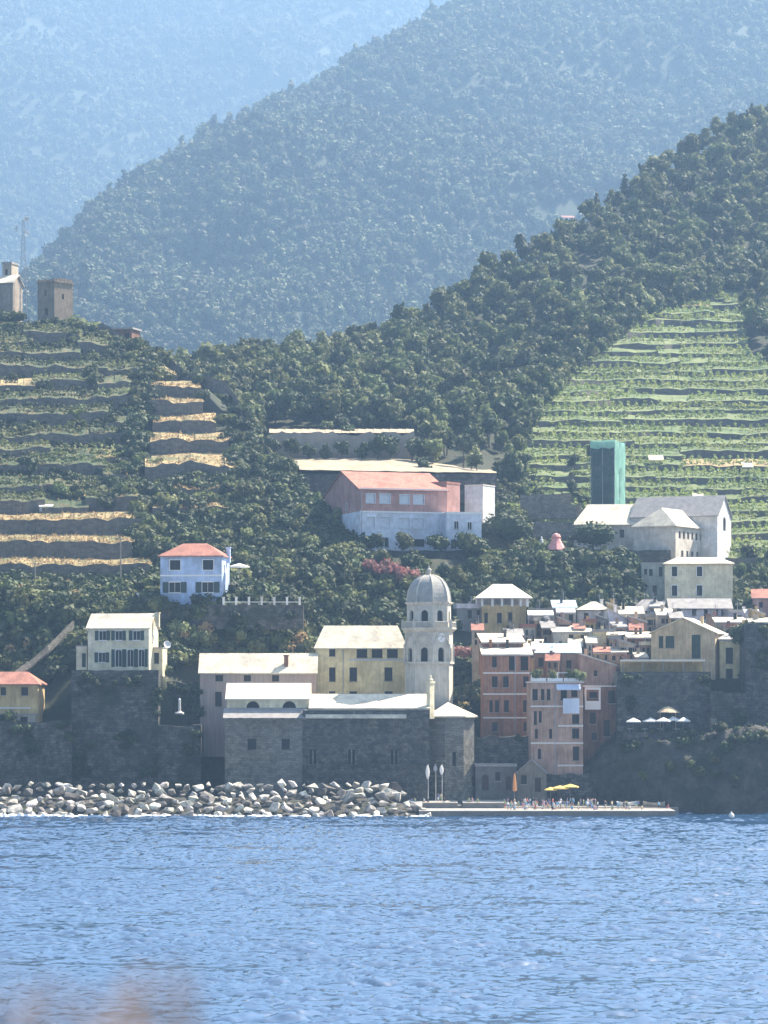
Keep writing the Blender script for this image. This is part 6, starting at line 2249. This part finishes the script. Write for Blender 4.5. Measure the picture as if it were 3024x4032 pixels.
for k, (px, py, w_, lab) in enumerate(((2585, 1835, 50, 'small tan roofed hut in the lower vineyard'), (2945, 1862, 34, 'tiny tan hut at the right of the lower vineyard'), (2752, 1985, 34, 'little hut with pale roof above the convent chapel'))):
    house('vineyard_hut', lab, px - w_ / 2, px + w_ / 2, py - 22, py, find(hillB, px, py, 0, 30).y - 1, 3, M_beige, M_slate, 'shed', 1.3, .3, 0, [(px - 6, py - 18, px + 6, py - 1, 'D')], cat='hut', sh=M_brown_sh, ext=2)
for k, (x0_, x1_, y0_, lab) in enumerate(((2050, 2250, 1946, 'low stone garden wall left of the netted tower, the upper one'), (2080, 2290, 1985, 'low stone garden wall left of the netted tower, the lower one'), (2100, 2260, 2055, 'garden wall between the two clipped round trees'))):
    stonewall('garden_wall', lab, x0_, x1_, y0_, y0_ + 34, 764 - 10 * k, 2, M_church, .25)
hp = find(hillC, 2270, 850, 10, 40)
house('far_house', 'hazy white farmhouse high on the mountain near the right hill skyline', 2290, 2345, 832, 858, hp.y, 8, M_white, M_tile, 'gable', 2.5, .5, 10, [(2304, 838, 2312, 848), (2324, 838, 2332, 848)], ext=8)
house('far_house', 'hazy lower farmhouse left of the white mountain farmhouse', 2215, 2262, 856, 880, hp.y - 15, 8, M_white, M_tile, 'gable', 2.0, .5, 10, [(2226, 862, 2234, 872)], ext=8)

# ---------------------------------------------------------------- harbour square
for k, px in enumerate((1686, 1716, 1741)):
    f = thing('flagpole', ['flagpole with hanging white flag nearest the church gable', 'middle flagpole in front of the apse', 'right-hand flagpole in front of the apse'][k], 'flagpole', Vector((XQ(px, 618), 618, 2.3)))
    b = MB()
    b.tube((0, 0, -.2), (0, 0, 7.6), .07, .05, 6)
    obj('pole', b, M_white, f)
    b = MB()
    n = 6
    hh = (2.9, 1.4, 2.0)[k]
    for i in range(n):
        z0, z1 = 7.4 - hh * i / n, 7.4 - hh * (i + 1) / n
        w0, w1 = .12 + .3 * math.sin(3.14 * i / n), .12 + .3 * math.sin(3.14 * (i + 1) / n)
        b.quad((-w1 - .1, .1, z1), (w1 - .1, -.12, z1), (w0 - .1, -.12, z0), (-w0 - .1, .1, z0))
        b.quad((w1 - .1, .2, z1), (-w1 - .1, .1, z1), (-w0 - .1, .1, z0), (w0 - .1, .2, z0))
    obj('flag', b, M_canvas if k != 1 else M_metal, f)
f = thing('furled_parasol', 'tall furled orange parasol before the boat shed', 'parasol', Vector((XQ(2026, 617), 617, 1.35)))
b = MB()
b.tube((0, 0, 0), (0, 0, 6.6), .06, n=6)
obj('pole', b, M_wood, f)
b = MB()
b.lathe([(.1, 3.0), (.4, 3.2), (.35, 4.6), (.2, 6.2), (.04, 6.7)], 8)
obj('canopy', b, mat('orange_canvas', (0.75, 0.35, 0.14), transl=.2), f)
M_yc = mat('yellow_canvas', (0.80, 0.62, 0.20), transl=.3)
for k, (px, r_) in enumerate(((2168, 1.3), (2205, 1.9), (2246, 1.8))):
    parasol(Vector((XQ(px, 620), 620 + k * .4, 1.35)), r_, ['small yellow parasol on the left of the square cafe', 'middle yellow parasol of the square cafe', 'right yellow parasol of the square cafe'][k], M_yc, h=3.3 + .3 * k, rise=.55)
# two boats drawn up and a buoy
for k, (px, Yk, m_) in enumerate(((2470, 616, M_white), (2575, 614.5, M_beige))):
    bt = thing('rowing_boat', ['white rowing boat drawn up on the square below the cliff', 'beige rowing boat nearest the right end of the quay'][k], 'boat', Vector((XQ(px, Yk), Yk, 1.4)), R(20 - 30 * k))
    b = MB()
    n = 10
    sec = []
    for i in range(n + 1):
        t_ = i / n
        w_ = .75 * math.sin(math.pi * min(1, .12 + t_ * .88)) ** .6
        z_ = .75 + .35 * (2 * t_ - 1) ** 2
        x_ = -2.2 + 4.4 * t_
        sec.append([(x_, -w_, z_), (x_, -w_ * .7, .2), (x_, 0, .02), (x_, w_ * .7, .2), (x_, w_, z_), (x_, w_ * .85, z_ - .02), (x_, 0, .25), (x_, -w_ * .85, z_ - .02)])
    for a, c in zip(sec, sec[1:]):
        for i in range(8):
            j = (i + 1) % 8
            b.quad(a[i], c[i], c[j], a[j])
    obj('hull', b, m_, bt)
    for x_ in (-.9, .4):
        b = MB()
        b.box((x_ - .14, -.6, .5), (x_ + .14, .6, .56))
        obj('thwart', b, M_wood, bt)
b = MB()
b.lathe([(.15, -.5), (.5, -.15), (.55, .2), (.35, .55), (.12, .7), (.12, .95)], 12)
o = obj('buoy', b, M_white)
tag(o, 'small white buoy floating before the right-hand cliff', 'buoy')
o.location = (XQ(2880, 598), 598, .15)

# ---------------------------------------------------------------- people on the quay
M_skin = mat('skin', (0.50, 0.32, 0.23), rnd=.25)
M_hair = mat('hair', (0.05, 0.035, 0.025), rnd=.4)
CL = [mat('cloth_%d' % i, c) for i, c in enumerate(((.75, .75, .75), (.12, .16, .30), (.45, .12, .10), (.06, .06, .07), (.65, .55, .35), (.20, .38, .55), (.55, .35, .40), (.30, .36, .22)))]
POSES = {
    'stand': dict(pel=(0, 0, .93), lk=(-.1, -.02, .5), lf=(-.11, .02, .06), rk=(.1, -.02, .5), rf=(.12, .02, .06), le=(-.25, .02, 1.12), lh=(-.24, -.08, .86), re=(.25, .02, 1.12), rh=(.24, -.08, .86), lean=0),
    'walk': dict(pel=(0, 0, .91), lk=(-.09, -.2, .52), lf=(-.09, -.3, .07), rk=(.09, .05, .48), rf=(.09, .33, .12), le=(-.25, .12, 1.13), lh=(-.22, .2, .9), re=(.25, -.1, 1.13), rh=(.2, -.28, .98), lean=-.03),
    'sit': dict(pel=(0, 0, .14), lk=(-.13, -.42, .2), lf=(-.12, -.48, -.2), rk=(.13, -.42, .2), rf=(.14, -.48, -.2), le=(-.27, .05, .36), lh=(-.16, -.25, .24), re=(.27, .05, .36), rh=(.16, -.25, .24), lean=-.06),
}


def person_meshes(pose):
    q = POSES[pose]
    pl = Vector(q['pel'])
    ln = Vector((0, q['lean'], 0))
    pts_ = [pl, pl + Vector((0, 0, .22)) + ln, pl + Vector((0, 0, .42)) + ln * 2, pl + Vector((0, -.01, .56)) + ln * 2, pl + Vector((0, -.02, .66)) + ln * 2.3, pl + Vector((0, -.03, .76)) + ln * 2.5,
            pl + Vector((-.1, 0, -.03)), Vector(q['lk']), Vector(q['lf']), Vector(q['lf']) + Vector((0, -.16, -.03)),
            pl + Vector((.1, 0, -.03)), Vector(q['rk']), Vector(q['rf']), Vector(q['rf']) + Vector((0, -.16, -.03)),
            pl + Vector((-.19, 0, .48)) + ln * 2, Vector(q['le']), Vector(q['lh']), pl + Vector((.19, 0, .48)) + ln * 2, Vector(q['re']), Vector(q['rh'])]
    ed = [(0, 1), (1, 2), (2, 3), (3, 4), (4, 5), (0, 6), (6, 7), (7, 8), (8, 9), (0, 10), (10, 11), (11, 12), (12, 13), (2, 14), (14, 15), (15, 16), (2, 17), (17, 18), (18, 19)]
    rad = [.15, .13, .155, .06, .1, .085, .095, .065, .045, .035, .095, .065, .045, .035, .065, .047, .035, .065, .047, .035]
    me = D.meshes.new('person_skeleton')
    me.from_pydata([tuple(p) for p in pts_], ed, [])
    o = D.objects.new('person_skeleton', me)
    COL.objects.link(o)
    o.modifiers.new('skin', 'SKIN')
    for i, r_ in enumerate(rad):
        me.skin_vertices[0].data[i].radius = (r_, r_ * .8)
        me.skin_vertices[0].data[i].use_root = i == 0
    sb_ = o.modifiers.new('sub', 'SUBSURF')
    sb_.levels = sb_.render_levels = 1
    dg = bpy.context.evaluated_depsgraph_get()
    body = D.meshes.new_from_object(o.evaluated_get(dg))
    D.objects.remove(o)
    body.name = 'body'
    body.materials.clear()
    body.materials.append(M_skin)

    def part(name, sel, off, m):
        b = MB()
        vmap = {}
        for f in body.polygons:
            if sel(f.center):
                ids = []
                for vi in f.vertices:
                    if vi not in vmap:
                        v = body.vertices[vi]
                        vmap[vi] = len(b.v)
                        b.v.append(tuple(v.co + v.normal * off))
                    ids.append(vmap[vi])
                b.f.append(tuple(ids))
                b.m.append(0)
        return b.mesh(name, m, True)
    pz = pl.z
    legz = min(q['lk'][2], pz - .1) if pose != 'sit' else -.02
    shirt = part('shirt', lambda c: c.z > pz + .06 and c.z < pz + .55 and (abs(c.x) < .27), .018, CL[0])
    if pose == 'sit':
        trs = part('trousers', lambda c: c.z <= pz + .08 and c.y > -.46 and abs(c.x) < .22 and c.z > -.05, .016, CL[1])
    else:
        trs = part('trousers', lambda c: c.z <= pz + .08 and c.z > q['lk'][2] - .06 and abs(c.x) < .2, .016, CL[1])
    hair = part('hair', lambda c: c.z > pz + .7 and (c.y > -.04 or c.z > pz + .8), .02, M_hair)
    for m_ in (body,):
        m_.polygons.foreach_set('use_smooth', [True] * len(m_.polygons))
    return body, shirt, trs, hair


PM = {k: person_meshes(k) for k in POSES}
CN = ['white', 'navy', 'red', 'black', 'tan', 'blue', 'pink', 'olive']


def person(pose, loc, place, rz, group):
    a, c = rng.randrange(8), rng.randrange(8)
    body, shirt, trs, hair = PM[pose]
    v = {'stand': 'standing', 'walk': 'walking', 'sit': 'sitting'}[pose]
    t_ = thing('person', '%s person in %s top and %s shorts %s' % (v, CN[a], CN[c], place), 'person', loc, rz, group)
    sc_ = rng.uniform(.94, 1.06)
    t_.scale = (sc_, sc_, sc_)
    obj('body', body, None, t_)
    for nm, m_, cm in (('shirt', shirt, CL[a]), ('shorts', trs, CL[c]), ('hair', hair, None)):
        o = obj(nm, m_, None, t_)
        if cm:
            o.material_slots[0].link = 'OBJECT'
            o.material_slots[0].material = cm


for k in range(96):
    px = rng.uniform(1985, 2345)
    Yk = rng.uniform(604, 619)
    z_ = 1.15 if Yk < 612 else 1.35
    person(rng.choice(['stand', 'walk', 'stand', 'sit']), Vector((XQ(px, Yk), Yk, z_)), 'in the crowd before the yellow parasols', rng.random() * 6.28, 'crowd on the quay')
for k in range(18):
    px = rng.uniform(2330, 2645)
    Yk = rng.uniform(602, 614)
    z_ = 1.15 if Yk < 612 else 1.35
    person(rng.choice(['stand', 'sit', 'walk']), Vector((XQ(px, Yk), Yk, z_)), 'at the right quay end', rng.random() * 6.28, 'people at the right end of the quay')
for k, px in enumerate((1598, 1612, 1672, 1684, 1726, 1738, 1752, 1846, 1862, 1880)):
    person(rng.choice(['sit', 'stand', 'sit']), Vector((XQ(px if px > 1615 else px + 22, 613.5), 613.6 + (k % 3), 2.3)), 'on the upper quay by the apse', R(rng.uniform(-60, 60)), 'people on the upper quay')

# ---------------------------------------------------------------- reddish dry shrub beside the camera, far out of focus
fs = thing('dry_shrub', 'reddish dry shrub close to the camera, blurred at the lower left corner', 'shrub', Vector((-.38, 3.4, EYE - 1.62)))
q = random.Random(17)
for (xa, xb, top, n, dens) in ((-.52, -.365, -.394, 56, 9), (-.35, -.21, -.379, 42, 8)):
    st, lf = MB(), MB()
    for k in range(n):
        x = q.uniform(xa, xb)
        mid = (xa + xb) / 2
        zt_ = EYE + top + .04 * (1 - ((x - mid) / ((xb - xa) / 2)) ** 2) - q.random() ** 1.5 * .12 + .022
        p0 = Vector((q.uniform(-.1, .1) + (x + .38) * .4, q.uniform(-.1, .1), 0))
        p1 = Vector((x + .38, q.uniform(-.3, .4), zt_ - (EYE - 1.62)))
        st.tube(p0, p0.lerp(p1, .5) + Vector((q.gauss(0, .03), q.gauss(0, .03), 0)), .006, .005, 5, cap=False)
        st.tube(p0.lerp(p1, .5), p1, .005, .002, 5, cap=False)
        for _ in range(dens):
            c = p0.lerp(p1, 1 - q.random() ** 1.4 * .3) + Vector((q.gauss(0, .012), q.gauss(0, .03), q.gauss(0, .008)))
            u = Vector((q.gauss(0, 1), q.gauss(0, 1), q.gauss(0, 1))).normalized()
            v = u.orthogonal().normalized()
            s_ = q.uniform(.006, .013)
            lf.quad(c - u * s_ * 1.6, c - v * s_ * .6, c + u * s_ * 1.6, c + v * s_ * .6)
    obj('stems', st, M_twig, fs)
    obj('leaves', lf, M_twig, fs)

# ---------------------------------------------------------------- haze
mb = MB()
mb.box((-3300, -230, -8.6), (3300, 7800, 2150))
hz = obj('haze', mb, [])
m = D.materials.new('haze_air')
m.use_nodes = True
t = m.node_tree
t.nodes.remove(t.nodes['Principled BSDF'])
pv = t.nodes.new('ShaderNodeVolumePrincipled')
pv.inputs['Color'].default_value = (0.37, 0.62, 1.0, 1)
pv.inputs['Density'].default_value = 0.000145
pv.inputs['Anisotropy'].default_value = 0.3
pv.inputs['Density Attribute'].default_value = ''
pv.inputs['Temperature Attribute'].default_value = ''
pv.inputs['Color Attribute'].default_value = ''
t.links.new(pv.outputs[0], t.nodes['Material Output'].inputs['Volume'])
hz.data.materials.append(m)
stuff(hz, 'pale blue summer haze filling the air over the bay and hills', 'haze')
